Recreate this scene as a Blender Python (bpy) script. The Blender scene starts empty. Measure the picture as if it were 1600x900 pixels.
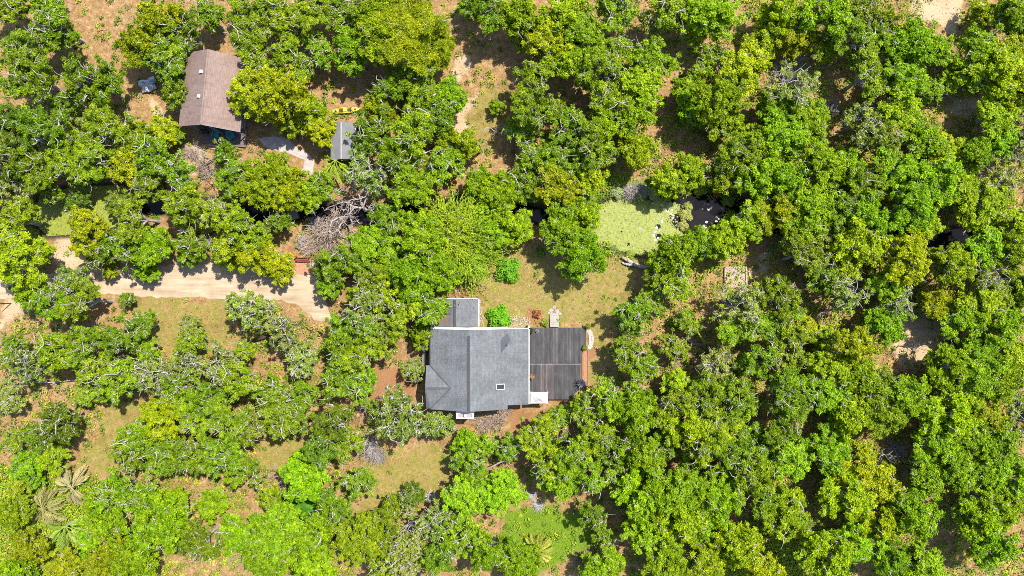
import bpy, bmesh, math, random
import numpy as np
from mathutils import Vector, Matrix

# ------------------------------------------------------------------ camera, world, sun, exposure
SC = bpy.context.scene
COL = SC.collection
CAM_H = 83.0            # drone height in metres
PPM = 13.0              # photo pixels per metre on the ground

cam_d = bpy.data.cameras.new("camera")
cam = bpy.data.objects.new("camera", cam_d)
COL.objects.link(cam)
cam.location = (0, 0, CAM_H)
cam.rotation_euler = (0, 0, 0)
cam_d.sensor_width = 36.0
cam_d.lens = 36.0 * CAM_H / (1600 / PPM)
cam_d.clip_start = 0.5
cam_d.clip_end = 2000
SC.camera = cam

SUN_EL = math.radians(61)
SUN_AZ = math.radians(47)        # clockwise from +Y
world = bpy.data.worlds.new("World")
SC.world = world
world.use_nodes = True
wn = world.node_tree.nodes
wl = world.node_tree.links
wn.clear()
sky = wn.new("ShaderNodeTexSky")
sky.sky_type = 'NISHITA'
sky.sun_disc = False
sky.sun_elevation = SUN_EL
sky.sun_rotation = SUN_AZ
bg = wn.new("ShaderNodeBackground")
bg.inputs[1].default_value = 0.15
wo = wn.new("ShaderNodeOutputWorld")
wl.new(sky.outputs[0], bg.inputs[0])
wl.new(bg.outputs[0], wo.inputs[0])

sun_d = bpy.data.lights.new("sun", 'SUN')
sun_d.energy = 5.0
sun_d.angle = math.radians(0.55)
sun_d.color = (1.0, 0.95, 0.86)
sun = bpy.data.objects.new("sun", sun_d)
COL.objects.link(sun)
sdir = Vector((math.sin(SUN_AZ) * math.cos(SUN_EL), math.cos(SUN_AZ) * math.cos(SUN_EL), math.sin(SUN_EL)))
sun.rotation_euler = (-sdir).to_track_quat('-Z', 'Y').to_euler()
sun.location = (60, 60, 120)

vs = SC.view_settings
vs.view_transform = 'Standard'
vs.look = 'None'
vs.gamma = 1
vs.use_curve_mapping = False
vs.exposure = 1.45
SC.cycles.pixel_filter_type = 'BLACKMAN_HARRIS'
SC.cycles.filter_width = 0.9
SC.cycles.use_denoising = False
SC.cycles.max_bounces = 6
SC.cycles.diffuse_bounces = 3
SC.cycles.glossy_bounces = 2
SC.cycles.transmission_bounces = 4
SC.cycles.transparent_max_bounces = 4

random.seed(7)
RNG = np.random.default_rng(7)
PI = math.pi


def P(px, py, z=0.0):
    """photo pixel + height -> place in the world (metres)"""
    k = (CAM_H - z) / CAM_H
    return ((px - 800) / PPM * k, (450 - py) / PPM * k, z)


# ------------------------------------------------------------------ helpers
def link(o, parent=None):
    COL.objects.link(o)
    if parent is not None:
        o.parent = parent
    return o


def tag(o, label=None, cat=None, group=None, kind=None):
    if label: o['label'] = label
    if cat: o['category'] = cat
    if group: o['group'] = group
    if kind: o['kind'] = kind
    return o


def empty(name, loc, rz=0.0, label=None, cat=None, group=None):
    o = bpy.data.objects.new(name, None)
    o.empty_display_size = 0.3
    o.location = loc
    o.rotation_euler = (0, 0, rz)
    COL.objects.link(o)
    return tag(o, label, cat, group)


def mesh_np(name, verts, faces, mat=None, attrs=None, smooth=False):
    """verts (n,3), faces: (m,k) int array or list of arrays; quick foreach_set build"""
    me = bpy.data.meshes.new(name)
    if not isinstance(faces, (list, tuple)):
        faces = [faces]
    faces = [np.asarray(f, dtype=np.int32) for f in faces if len(f)]
    nloops = sum(f.size for f in faces)
    npoly = sum(len(f) for f in faces)
    me.vertices.add(len(verts))
    me.vertices.foreach_set("co", np.ascontiguousarray(verts, dtype=np.float32).ravel())
    me.loops.add(nloops)
    me.loops.foreach_set("vertex_index", np.concatenate([f.ravel() for f in faces]))
    me.polygons.add(npoly)
    tot = np.concatenate([np.full(len(f), f.shape[1], np.int32) for f in faces])
    start = np.concatenate([[0], np.cumsum(tot)[:-1]]).astype(np.int32)
    me.polygons.foreach_set("loop_start", start)
    if smooth:
        me.polygons.foreach_set("use_smooth", np.ones(npoly, dtype=bool))
    me.update(calc_edges=True)
    for k, (dom, typ, val) in (attrs or {}).items():
        a = me.attributes.new(k, typ, dom)
        a.data.foreach_set("value" if typ == 'FLOAT' else "color", np.ascontiguousarray(val, dtype=np.float32).ravel())
    if mat: me.materials.append(mat)
    return me


class MB:
    """collects simple solids into one mesh"""
    def __init__(s):
        s.v = []; s.f = []

    def add(s, verts, faces):
        n = len(s.v)
        s.v += [tuple(v) for v in verts]
        s.f += [tuple(i + n for i in f) for f in faces]
        return s

    def box(s, x0, y0, z0, x1, y1, z1):
        v = [(x0,y0,z0),(x1,y0,z0),(x1,y1,z0),(x0,y1,z0),(x0,y0,z1),(x1,y0,z1),(x1,y1,z1),(x0,y1,z1)]
        return s.add(v, [(3,2,1,0),(4,5,6,7),(0,1,5,4),(1,2,6,5),(2,3,7,6),(3,0,4,7)])

    def prism(s, poly, z0, z1):
        """vertical extrusion of a CCW outline; z may be per-vertex lists"""
        n = len(poly)
        a = z0 if isinstance(z0, (list, tuple)) else [z0] * n
        b = z1 if isinstance(z1, (list, tuple)) else [z1] * n
        v = [(p[0], p[1], a[i]) for i, p in enumerate(poly)] + [(p[0], p[1], b[i]) for i, p in enumerate(poly)]
        f = [tuple(range(n - 1, -1, -1)), tuple(range(n, 2 * n))]
        f += [(i, (i + 1) % n, n + (i + 1) % n, n + i) for i in range(n)]
        return s.add(v, f)

    def beam(s, p, q, w, h):
        p = Vector(p); q = Vector(q); d = (q - p).normalized()
        up = Vector((0, 0, 1)) if abs(d.z) < .95 else Vector((1, 0, 0))
        a = d.cross(up).normalized(); b = a.cross(d).normalized()
        c = [p + a*w/2*i + b*h/2*j for i, j in ((-1,-1),(1,-1),(1,1),(-1,1))] + [q + a*w/2*i + b*h/2*j for i, j in ((-1,-1),(1,-1),(1,1),(-1,1))]
        return s.add(c, [(0,1,2,3),(7,6,5,4),(0,4,5,1),(1,5,6,2),(2,6,7,3),(3,7,4,0)])

    def cyl(s, c, r0, r1, z0, z1, n=14, cap=True):
        v = [(c[0]+r0*math.cos(2*PI*i/n), c[1]+r0*math.sin(2*PI*i/n), z0) for i in range(n)]
        v += [(c[0]+r1*math.cos(2*PI*i/n), c[1]+r1*math.sin(2*PI*i/n), z1) for i in range(n)]
        f = [(i, (i+1)%n, n+(i+1)%n, n+i) for i in range(n)]
        if cap: f += [tuple(range(n-1,-1,-1)), tuple(range(n, 2*n))]
        return s.add(v, f)

    def mesh(s, name, mat, bevel=0.0):
        me = bpy.data.meshes.new(name)
        me.from_pydata(s.v, [], s.f)
        if bevel:
            bm = bmesh.new(); bm.from_mesh(me)
            bmesh.ops.bevel(bm, geom=list(bm.edges), offset=bevel, segments=1, affect='EDGES')
            bm.to_mesh(me); bm.free()
        me.update()
        if mat: me.materials.append(mat)
        return me

    def build(s, name, mat, parent=None, bevel=0.0):
        return link(bpy.data.objects.new(name, s.mesh(name, mat, bevel)), parent)


def tubes(lines, sides=6):
    """lines: list of (pts (n,3), radii (n)) -> verts, quads"""
    V = []; F = []; n0 = 0
    ang = np.arange(sides) * 2 * PI / sides
    for pts, rad in lines:
        pts = np.asarray(pts, float); rad = np.asarray(rad, float)
        n = len(pts)
        t = np.gradient(pts, axis=0)
        t /= np.linalg.norm(t, axis=1)[:, None] + 1e-9
        ref = np.array([0.31, 0.17, 0.93])
        if abs(t.mean(0) @ ref) > .9: ref = np.array([1., .1, 0])
        a = np.cross(t, ref); a /= np.linalg.norm(a, axis=1)[:, None] + 1e-9
        b = np.cross(t, a)
        ring = pts[:, None, :] + rad[:, None, None] * (np.cos(ang)[None, :, None] * a[:, None, :] + np.sin(ang)[None, :, None] * b[:, None, :])
        V.append(ring.reshape(-1, 3))
        i = np.arange(n - 1)[:, None] * sides; j = np.arange(sides)[None, :]; k = (j + 1) % sides
        F.append(np.stack([i + j, i + k, i + sides + k, i + sides + j], -1).reshape(-1, 4) + n0)
        n0 += n * sides
    return np.concatenate(V), np.concatenate(F)


def leaves(pos, nrm, axis, length, width, fold=0.18):
    """rhombic leaves: pos (n,3) centres, nrm normals, axis preferred long axis"""
    n = len(pos)
    nrm = nrm / (np.linalg.norm(nrm, axis=1)[:, None] + 1e-9)
    a = axis - (axis * nrm).sum(1)[:, None] * nrm
    a /= np.linalg.norm(a, axis=1)[:, None] + 1e-9
    b = np.cross(nrm, a)
    L = np.broadcast_to(np.asarray(length, float), (n,))[:, None] * .5
    W = np.broadcast_to(np.asarray(width, float), (n,))[:, None] * .5
    v = np.stack([pos - a * L, pos + b * W + nrm * W * fold, pos + a * L, pos - b * W + nrm * W * fold], 1).reshape(-1, 3)
    f = np.arange(n * 4).reshape(n, 4)
    return v, f


def unit(rng, n):
    d = rng.normal(size=(n, 3))
    return d / np.linalg.norm(d, axis=1)[:, None]


# ------------------------------------------------------------------ materials
class NT:
    def __init__(s, name):
        s.m = bpy.data.materials.new(name); s.m.use_nodes = True
        s.t = s.m.node_tree; s.n = s.t.nodes; s.n.clear()
        s.out = s.n.new("ShaderNodeOutputMaterial")

    def node(s, typ, **kw):
        nd = s.n.new("ShaderNode" + typ)
        for k, v in kw.items():
            if k[0] == 'i' and k[1:].isdigit(): s.put(nd.inputs[int(k[1:])], v)
            elif k.startswith('in_'): s.put(nd.inputs[k[3:].replace('_', ' ')], v)
            else: setattr(nd, k, v)
        return nd

    def put(s, sock, v):
        if hasattr(v, 'is_output') or hasattr(v, 'links'): s.t.links.new(v, sock)
        elif isinstance(v, tuple) and len(v) == 3 and sock.type == 'RGBA': sock.default_value = (*v, 1)
        else: sock.default_value = v

    def noise(s, scale, detail=4, rough=.6, vec=None, dim='3D'):
        nd = s.node("TexNoise", in_Scale=scale, in_Detail=detail, in_Roughness=rough)
        if vec is not None: s.put(nd.inputs['Vector'], vec)
        return nd.outputs[0]

    def ramp(s, fac, stops):
        nd = s.node("ValToRGB", i0=fac)
        cr = nd.color_ramp
        while len(cr.elements) < len(stops): cr.elements.new(.5)
        for e, (p, c) in zip(cr.elements, stops):
            e.position = p
            e.color = (*c, 1) if len(c) == 3 else c
        return nd.outputs[0]

    def step(s, v, a, b):
        nd = s.node("MapRange", interpolation_type='SMOOTHSTEP', i0=v, i1=a, i2=b)
        return nd.outputs[0]

    def mix(s, fac, a, b, mode='MIX'):
        nd = s.n.new("ShaderNodeMix"); nd.data_type = 'RGBA'; nd.blend_type = mode
        s.put(nd.inputs[0], fac); s.put(nd.inputs[6], a); s.put(nd.inputs[7], b)
        return nd.outputs[2]

    def math(s, op, a, b=0.0):
        nd = s.node("Math", operation=op, i0=a, i1=b)
        return nd.outputs[0]

    def attr(s, name):
        return s.node("Attribute", attribute_name=name)

    def obj(s):
        return s.node("TexCoord").outputs['Object']

    def bump(s, h, strength=.5, dist=.05):
        return s.node("Bump", in_Strength=strength, in_Distance=dist, in_Height=h).outputs[0]

    def bsdf(s, color, rough=.8, spec=.3, normal=None, metal=0.0, k=.62):
        b = s.node("BsdfPrincipled")
        if k != 1: color = s.mix(1.0, color, (k, k, k), 'MULTIPLY')
        s.put(b.inputs['Base Color'], color); s.put(b.inputs['Roughness'], rough)
        s.put(b.inputs['Specular IOR Level'], spec); s.put(b.inputs['Metallic'], metal)
        if normal is not None: s.put(b.inputs['Normal'], normal)
        return b.outputs[0]

    def done(s, sh):
        s.t.links.new(sh, s.out.inputs[0]); return s.m


def leaf_material(name, use_attr_colour=False, gloss=.12, trans=.32):
    t = NT(name)
    if use_attr_colour:
        base = t.attr("col").outputs[0]
    else:
        base = t.node("ObjectInfo").outputs['Color']
    v = t.attr("v").outputs['Fac']
    # leaf to leaf differences: some older darker leaves, some fresh yellow ones
    k = t.ramp(v, [(0.0, (.36, .46, .60)), (.45, (.95, .97, 1.0)), (.75, (1.40, 1.26, .9)), (1.0, (2.1, 1.65, 1.8))])
    c = t.mix(1.0, base, k, 'MULTIPLY')
    d = t.bsdf(c, .5, gloss, k=1)
    tr = t.node("BsdfTranslucent", i0=t.mix(1.0, c, (1.35, 1.25, .4), 'MULTIPLY')).outputs[0]
    mx = t.node("MixShader", i0=trans, i1=d, i2=tr).outputs[0]
    return t.done(mx)


def plain(name, col, var=.25, scale=3.0, rough=.8, spec=.3, bump=.0, metal=0.0, use_obj=False):
    t = NT(name)
    n = t.noise(scale, 5, .65, t.obj())
    base = t.mix(1.0, t.node("ObjectInfo").outputs['Color'], col, 'MULTIPLY') if use_obj else None
    k = t.ramp(n, [(.25, (1 - var,) * 3), (.75, (1 + var,) * 3)])
    c = t.mix(1.0, base if base is not None else col, k, 'MULTIPLY')
    nb = t.bump(t.noise(scale * 8, 4, .6, t.obj()), bump, .02) if bump else None
    return t.done(t.bsdf(c, rough, spec, nb, metal))


M_LEAF = leaf_material("leaf")
M_LEAF_ATTR = leaf_material("undergrowth_leaf", True, .1, .25)
M_BARK = None


def bark_material():
    t = NT("bark")
    n = t.noise(2.2, 5, .7, t.obj())
    n2 = t.noise(14, 4, .6, t.obj())
    c = t.ramp(n, [(.3, (.16, .135, .115)), (.5, (.34, .305, .27)), (.68, (.54, .505, .465))])
    c = t.mix(t.step(n2, .45, .7), c, (.30, .29, .25))
    return t.done(t.bsdf(c, .9, .15, t.bump(n2, .6, .03)))


def dead_wood_material():
    t = NT("dead_wood")
    n = t.noise(3.0, 5, .7, t.obj())
    c = t.ramp(n, [(.3, (.17, .13, .11)), (.5, (.34, .29, .26)), (.7, (.50, .46, .42))])
    return t.done(t.bsdf(c, .9, .15, t.bump(t.noise(20, 3, .6, t.obj()), .5, .02)))


def shingle_material(name, dark, light, stain=None):
    """asphalt shingles: courses run along local Y, butt joints staggered, mottled granules"""
    t = NT(name)
    co = t.obj()
    sep = t.node("SeparateXYZ", i0=co)
    br = t.node("TexBrick", in_Scale=1.0, in_Mortar_Size=.012, in_Brick_Width=.34, in_Row_Height=.15, in_Mortar_Smooth=.3)
    br.offset = .5
    comb = t.node("CombineXYZ", i0=sep.outputs[1], i1=sep.outputs[0])
    t.put(br.inputs['Vector'], comb.outputs[0])
    t.put(br.inputs['Color1'], (.72, .72, .73)); t.put(br.inputs['Color2'], (1.25, 1.25, 1.24)); t.put(br.inputs['Mortar'], (.55, .55, .56))
    spk = t.noise(26, 3, .8, co)
    big = t.noise(.5, 5, .65, co)
    streak = t.noise(1.0, 4, .6, t.node("Mapping", i0=co, in_Scale=(.35, 3.0, 1)).outputs[0])
    c = t.mix(t.step(big, .3, .72), dark, light)
    c = t.mix(.45, c, br.outputs[0], 'MULTIPLY')
    c = t.mix(1.0, c, t.ramp(spk, [(.3, (.72, .72, .72)), (.7, (1.28, 1.28, 1.28))]), 'MULTIPLY')
    c = t.mix(t.math('MULTIPLY', t.step(streak, .5, .8), .35), c, (.05, .048, .045))
    if stain:
        c = stain(t, co, c)
    return t.done(t.bsdf(c, .92, .12, t.bump(br.outputs[1], .35, .02)))

# ------------------------------------------------------------------ the ground
def sdf(px, py, poly):
    """signed distance (pixels, + inside) of points to a polygon"""
    p = np.asarray(poly, float); q = np.roll(p, -1, 0)
    best = np.full(px.shape, 1e9); ins = np.zeros(px.shape, bool)
    for (x0, y0), (x1, y1) in zip(p, q):
        dx, dy = x1 - x0, y1 - y0
        t = np.clip(((px - x0) * dx + (py - y0) * dy) / (dx * dx + dy * dy + 1e-9), 0, 1)
        best = np.minimum(best, np.hypot(px - x0 - t * dx, py - y0 - t * dy))
        c = ((y0 > py) != (y1 > py)) & (px < (x1 - x0) * (py - y0) / (y1 - y0 + 1e-12) + x0)
        ins ^= c
    return np.where(ins, best, -best)


def line_d(px, py, pts):
    best = np.full(px.shape, 1e9)
    for (x0, y0), (x1, y1) in zip(pts[:-1], pts[1:]):
        dx, dy = x1 - x0, y1 - y0
        t = np.clip(((px - x0) * dx + (py - y0) * dy) / (dx * dx + dy * dy), 0, 1)
        best = np.minimum(best, np.hypot(px - x0 - t * dx, py - y0 - t * dy))
    return best


SAND = [[(1425,-20),(1510,-20),(1505,30),(1495,55),(1470,55),(1440,35)],
        [(270,405),(330,402),(340,420),(265,425)],
        [(700,165),(735,150),(740,190),(725,215),(695,205)],
        [(75,372),(105,365),(135,400),(150,428),(110,430),(95,410)],
        [(235,150),(265,180),(258,200),(225,190)],
        [(275,225),(325,225),(330,265),(285,265)],
        [(1470,150),(1530,150),(1525,180),(1475,178)],
        [(1170,392),(1196,392),(1200,430),(1180,440)],
        [(1395,500),(1460,480),(1465,560),(1400,570)],
        [(700,92),(730,85),(745,110),(720,130),(705,120)],
        [(800,492),(830,497),(830,512),(795,513)],
        [(0,405),(60,405),(60,470),(0,520)]]
GRASS = [[(210,462),(365,465),(372,520),(320,560),(230,540)],
         [(735,395),(800,380),(870,395),(1000,392),(1010,450),(960,500),(940,600),(925,600),(918,515),(750,510),(735,470)],
         [(180,620),(260,615),(235,680),(180,745),(110,735),(140,690)],
         [(405,660),(480,650),(470,740),(410,745)],
         [(560,700),(700,690),(720,760),(640,790),(560,790)],
         [(740,140),(800,140),(800,190),(760,230),(735,200)],
         [(540,780),(590,780),(570,830),(535,830)]]
GREEN = [[(790,790),(850,800),(930,790),(935,860),(830,890),(780,850)],
         [(50,290),(200,290),(200,370),(50,372)],
         [(300,310),(340,310),(340,365),(300,365)],
         [(-20,740),(150,760),(200,930),(-20,930)],
         [(1090,830),(1300,830),(1320,930),(1080,930)],
         [(890,280),(1150,280),(1150,400),(960,402),(890,390)]]
RED = [[(598,290),(648,290),(648,325),(600,335)], [(455,395),(500,395),(520,430),(470,435)],
       [(905,542),(920,540),(920,610),(905,612)], [(545,620),(600,570),(650,580),(660,640),(600,640)],
       [(830,480),(848,480),(848,500),(830,502)], [(800,640),(860,630),(860,660),(800,668)]]
POND = [(925,352),(935,322),(965,308),(1010,314),(1040,306),(1090,298),(1118,302),(1142,322),(1134,342),(1100,360),(1064,378),(1056,397),(1000,397),(960,388),(925,376)]
POOL = [(46,340),(60,310),(110,292),(190,290),(204,330),(180,352),(120,364),(72,367)]
POOL2 = [(296,318),(340,312),(345,350),(318,366),(298,350)]
CREEK = [(-300,350),(-20,335),(60,335),(190,325),(260,320),(330,330),(420,335),(480,330),(560,338),(600,335),(660,330),(720,320),(760,315),(800,325),(860,340),(930,350),(1090,335),(1135,325),(1200,345),(1280,345),(1390,378),(1500,375),(1620,380),(1900,390)]


def tan_of(polys, x, y, soft):
    m = np.zeros(x.shape)
    for p in polys:
        m = np.maximum(m, np.clip(.5 + sdf(x, y, p) / soft, 0, 1))
    return m


def build_ground():
    fx = np.arange(-68, 68.01, .4); fy = np.arange(-40, 40.01, .4)
    ext = np.array([1, 3, 8, 20, 60, 200, 600])
    gx = np.concatenate([fx[0] - ext[::-1], fx, fx[-1] + ext]); gy = np.concatenate([fy[0] - ext[::-1], fy, fy[-1] + ext])
    X, Y = np.meshgrid(gx, gy)
    px = X * PPM + 800; py = 450 - Y * PPM
    wob = 7 * np.sin(px * .071 + 2 * np.sin(py * .05)) + 5 * np.sin(py * .093 + px * .031)
    wx, wy = px + wob, py + wob[::-1, ::-1]
    sand = tan_of(SAND, wx, wy, 16); grass = tan_of(GRASS, wx, wy, 26)
    green = tan_of(GREEN, wx, wy, 26); red = tan_of(RED, wx, wy, 10)
    # creek bed and ponds cut into the sheet
    d = np.maximum.reduce([sdf(px, py, POND), sdf(px, py, POOL), sdf(px, py, POOL2), np.where(px < 900, 10, 17) - line_d(px, py, CREEK)])
    k = np.clip(.5 + d / 14, 0, 1); k = k * k * (3 - 2 * k)
    Z = -0.95 * k
    mound = .05 * np.sin(X * .9 + np.sin(Y * .7)) * np.sin(Y * 1.1) * (1 - k)
    Z += np.minimum(mound, 0) * 0.8
    wet = np.clip(.5 + (d + 10) / 16, 0, 1)
    ny, nx = X.shape
    idx = np.arange(nx * ny).reshape(ny, nx)
    F = np.stack([idx[:-1, :-1], idx[:-1, 1:], idx[1:, 1:], idx[1:, :-1]], -1).reshape(-1, 4)
    me = mesh_np("ground", np.stack([X, Y, Z], -1).reshape(-1, 3), F, ground_material(),
                 {n: ('POINT', 'FLOAT', a.ravel()) for n, a in (("sand", sand), ("grass", grass), ("green", green), ("red", red), ("wet", wet))}, True)
    return tag(link(bpy.data.objects.new("ground", me)), kind='structure')


def ground_material():
    t = NT("leaf_litter_ground")
    co = t.obj()
    n1 = t.noise(.35, 6, .62, co); n2 = t.noise(1.7, 6, .65, co); n3 = t.noise(9, 5, .7, co); n4 = t.noise(.9, 5, .6, t.node("Mapping", i0=co, in_Location=(31, 7, 0)).outputs[0])
    vo = t.node("TexVoronoi", in_Scale=7.0, in_Randomness=1.0, i0=co)
    litter = t.ramp(n2, [(.28, (.17, .095, .046)), (.48, (.255, .158, .078)), (.62, (.315, .205, .108)), (.78, (.40, .295, .19))])
    leafy = t.mix(1.0, litter, t.ramp(vo.outputs['Color'], [(.1, (.78, .75, .72)), (.5, (1.0, 1.0, 1.0)), (.9, (1.2, 1.19, 1.17))]), 'MULTIPLY')
    c = leafy
    pale = t.math('MULTIPLY', t.step(n4, .60, .72), .65)
    c = t.mix(pale, c, (.42, .33, .24))
    def zone(name, a=.28, b=.72):
        # ragged edge: the mask is pushed about by two noises
        v = t.math('ADD', t.attr(name).outputs['Fac'], t.math('MULTIPLY', t.math('SUBTRACT', n2, .5), .9))
        v = t.math('ADD', v, t.math('MULTIPLY', t.math('SUBTRACT', n3, .5), .5))
        return t.step(v, a, b)
    sandc = t.mix(1.0, t.ramp(n3, [(.3, (.36, .27, .185)), (.7, (.47, .38, .28))]), t.ramp(n1, [(.3, (.85, .82, .78)), (.7, (1.1, 1.1, 1.12))]), 'MULTIPLY')
    c = t.mix(t.math('MULTIPLY', zone("sand"), .8), c, sandc)
    g = t.ramp(n3, [(.28, (.115, .105, .026)), (.5, (.205, .178, .050)), (.72, (.34, .25, .12))])
    gpatch = t.ramp(n2, [(.35, (.70, .95, .55)), (.6, (1.12, 1.05, 1.05))])
    g = t.mix(1.0, g, gpatch, 'MULTIPLY')
    gm = t.math('MULTIPLY', zone("grass", .3, .8), t.math('ADD', t.math('MULTIPLY', t.step(n4, .3, .62), .7), .25))
    c = t.mix(gm, c, g)
    gg = t.ramp(n3, [(.25, (.05, .095, .008)), (.55, (.12, .20, .012)), (.8, (.24, .25, .03))])
    c = t.mix(zone("green"), c, gg)
    rd = t.ramp(n3, [(.3, (.17, .075, .040)), (.7, (.32, .165, .085))])
    c = t.mix(t.math('MULTIPLY', zone("red"), .85), c, rd)
    c = t.mix(1.0, c, (1.02, 1.02, .92), 'MULTIPLY')
    c = t.mix(1.0, c, t.ramp(n1, [(.30, (.72, .70, .64)), (.46, (1.0, .98, .92)), (.58, (1.0, 1.0, 1.0)), (.72, (1.12, 1.14, 1.16))]), 'MULTIPLY')
    c = t.mix(t.math('MULTIPLY', t.step(n4, .38, .26), .45), c, (.20, .18, .06))
    c = t.mix(t.step(t.attr("wet").outputs['Fac'], .4, .9), c, (.045, .036, .022))
    h = t.math('ADD', t.math('MULTIPLY', vo.outputs['Distance'], 1.0), t.math('MULTIPLY', n3, .8))
    return t.done(t.bsdf(c, .95, .1, t.bump(h, .35, .04)))


def sheet(name, poly_px, z, mat, kind='structure', jitter=0.0, sub=6, seed=1, thick=0.0):
    """flat sheet following an outline, its edge broken up"""
    r = random.Random(seed)
    pts = []
    n = len(poly_px)
    for i in range(n):
        a = poly_px[i]; b = poly_px[(i + 1) % n]
        L = math.hypot(b[0] - a[0], b[1] - a[1]); ns = max(1, int(L / 7)) if L < 200 else sub
        nx, ny = -(b[1] - a[1]) / L, (b[0] - a[0]) / L
        for k in range(ns):
            t = k / ns; j = max(-2, min(2, r.gauss(0, 1))) * jitter * (1 if k else 0)
            pts.append((a[0] + (b[0] - a[0]) * t + nx * j, a[1] + (b[1] - a[1]) * t + ny * j))
    w = [P(*p)[:2] for p in pts]
    area = sum(w[i][0] * w[(i + 1) % len(w)][1] - w[(i + 1) % len(w)][0] * w[i][1] for i in range(len(w)))
    if area < 0: w.reverse()
    m = MB()
    if thick: m.prism(w, z - thick, z)
    else: m.add([(x, y, z) for x, y in w], [tuple(range(len(w)))])
    o = m.build(name, mat)
    return tag(o, kind=kind) if kind else o


def sand_material():
    t = NT("pale_sand")
    co = t.obj()
    n1 = t.noise(.6, 6, .6, co); n3 = t.noise(11, 4, .7, co)
    tr = t.noise(1.2, 4, .6, t.node("Mapping", i0=co, in_Scale=(.15, 1.6, 1)).outputs[0])
    c = t.ramp(n1, [(.3, (.37, .28, .185)), (.6, (.46, .36, .255)), (.8, (.50, .41, .31))])
    c = t.mix(1.0, c, t.ramp(tr, [(.3, (.70, .68, .64)), (.65, (1.1, 1.1, 1.1))]), 'MULTIPLY')
    c = t.mix(1.0, c, t.ramp(n3, [(.3, (.80, .79, .76)), (.7, (1.14, 1.14, 1.14))]), 'MULTIPLY')
    return t.done(t.bsdf(c, .95, .1, t.bump(n3, .4, .03)))


M_BARK = bark_material()
M_DEAD = dead_wood_material()
M_SAND = sand_material()
M_WHITEPATH = plain("white_gravel", (.37, .325, .30), .3, 1.5, .95, .1, .3)
M_CONC = plain("pale_concrete", (.32, .29, .26), .15, 2, .9, .2, .2)
M_MULCH = plain("orange_mulch", (.34, .17, .10), .35, 9, .95, .1, .5)
ground = build_ground()

DRIVE = [(-300,436),(-20,436),(60,430),(150,421),(215,417),(260,416),(280,408),(322,412),(372,417),(404,412),(440,416),(463,424),(492,424),(498,440),(506,460),(512,480),(522,505),(490,500),(468,478),(440,468),(400,466),(350,467),(290,464),(215,463),(170,458),(110,462),(60,466),(-20,466),(-300,466)]
sheet("driveway", DRIVE, .006, M_SAND, jitter=1.6, sub=7, seed=3)
sheet("path", [(402,216),(420,214),(436,214),(452,219),(466,232),(480,238),(491,252),(489,268),(485,276),(466,274),(474,262),(476,250),(462,244),(448,238),(432,236),(412,228)], .006, M_WHITEPATH, jitter=.45, sub=5, seed=5)


# water lies in the dug bed
def water_material():
    t = NT("dark_pond_water")
    n = t.noise(1.6, 4, .6, t.obj())
    c = t.ramp(n, [(.35, (.007, .006, .009)), (.7, (.016, .011, .010))])
    return t.done(t.bsdf(c, .05, .14, t.bump(t.noise(5, 3, .6, t.obj()), .08, .05)))


wm = MB().add([(-110, 0, -.36), (110, 0, -.36), (110, 14.5, -.36), (-110, 14.5, -.36)], [(0, 1, 2, 3)])
tag(wm.build("water", water_material()), kind='structure')


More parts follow.
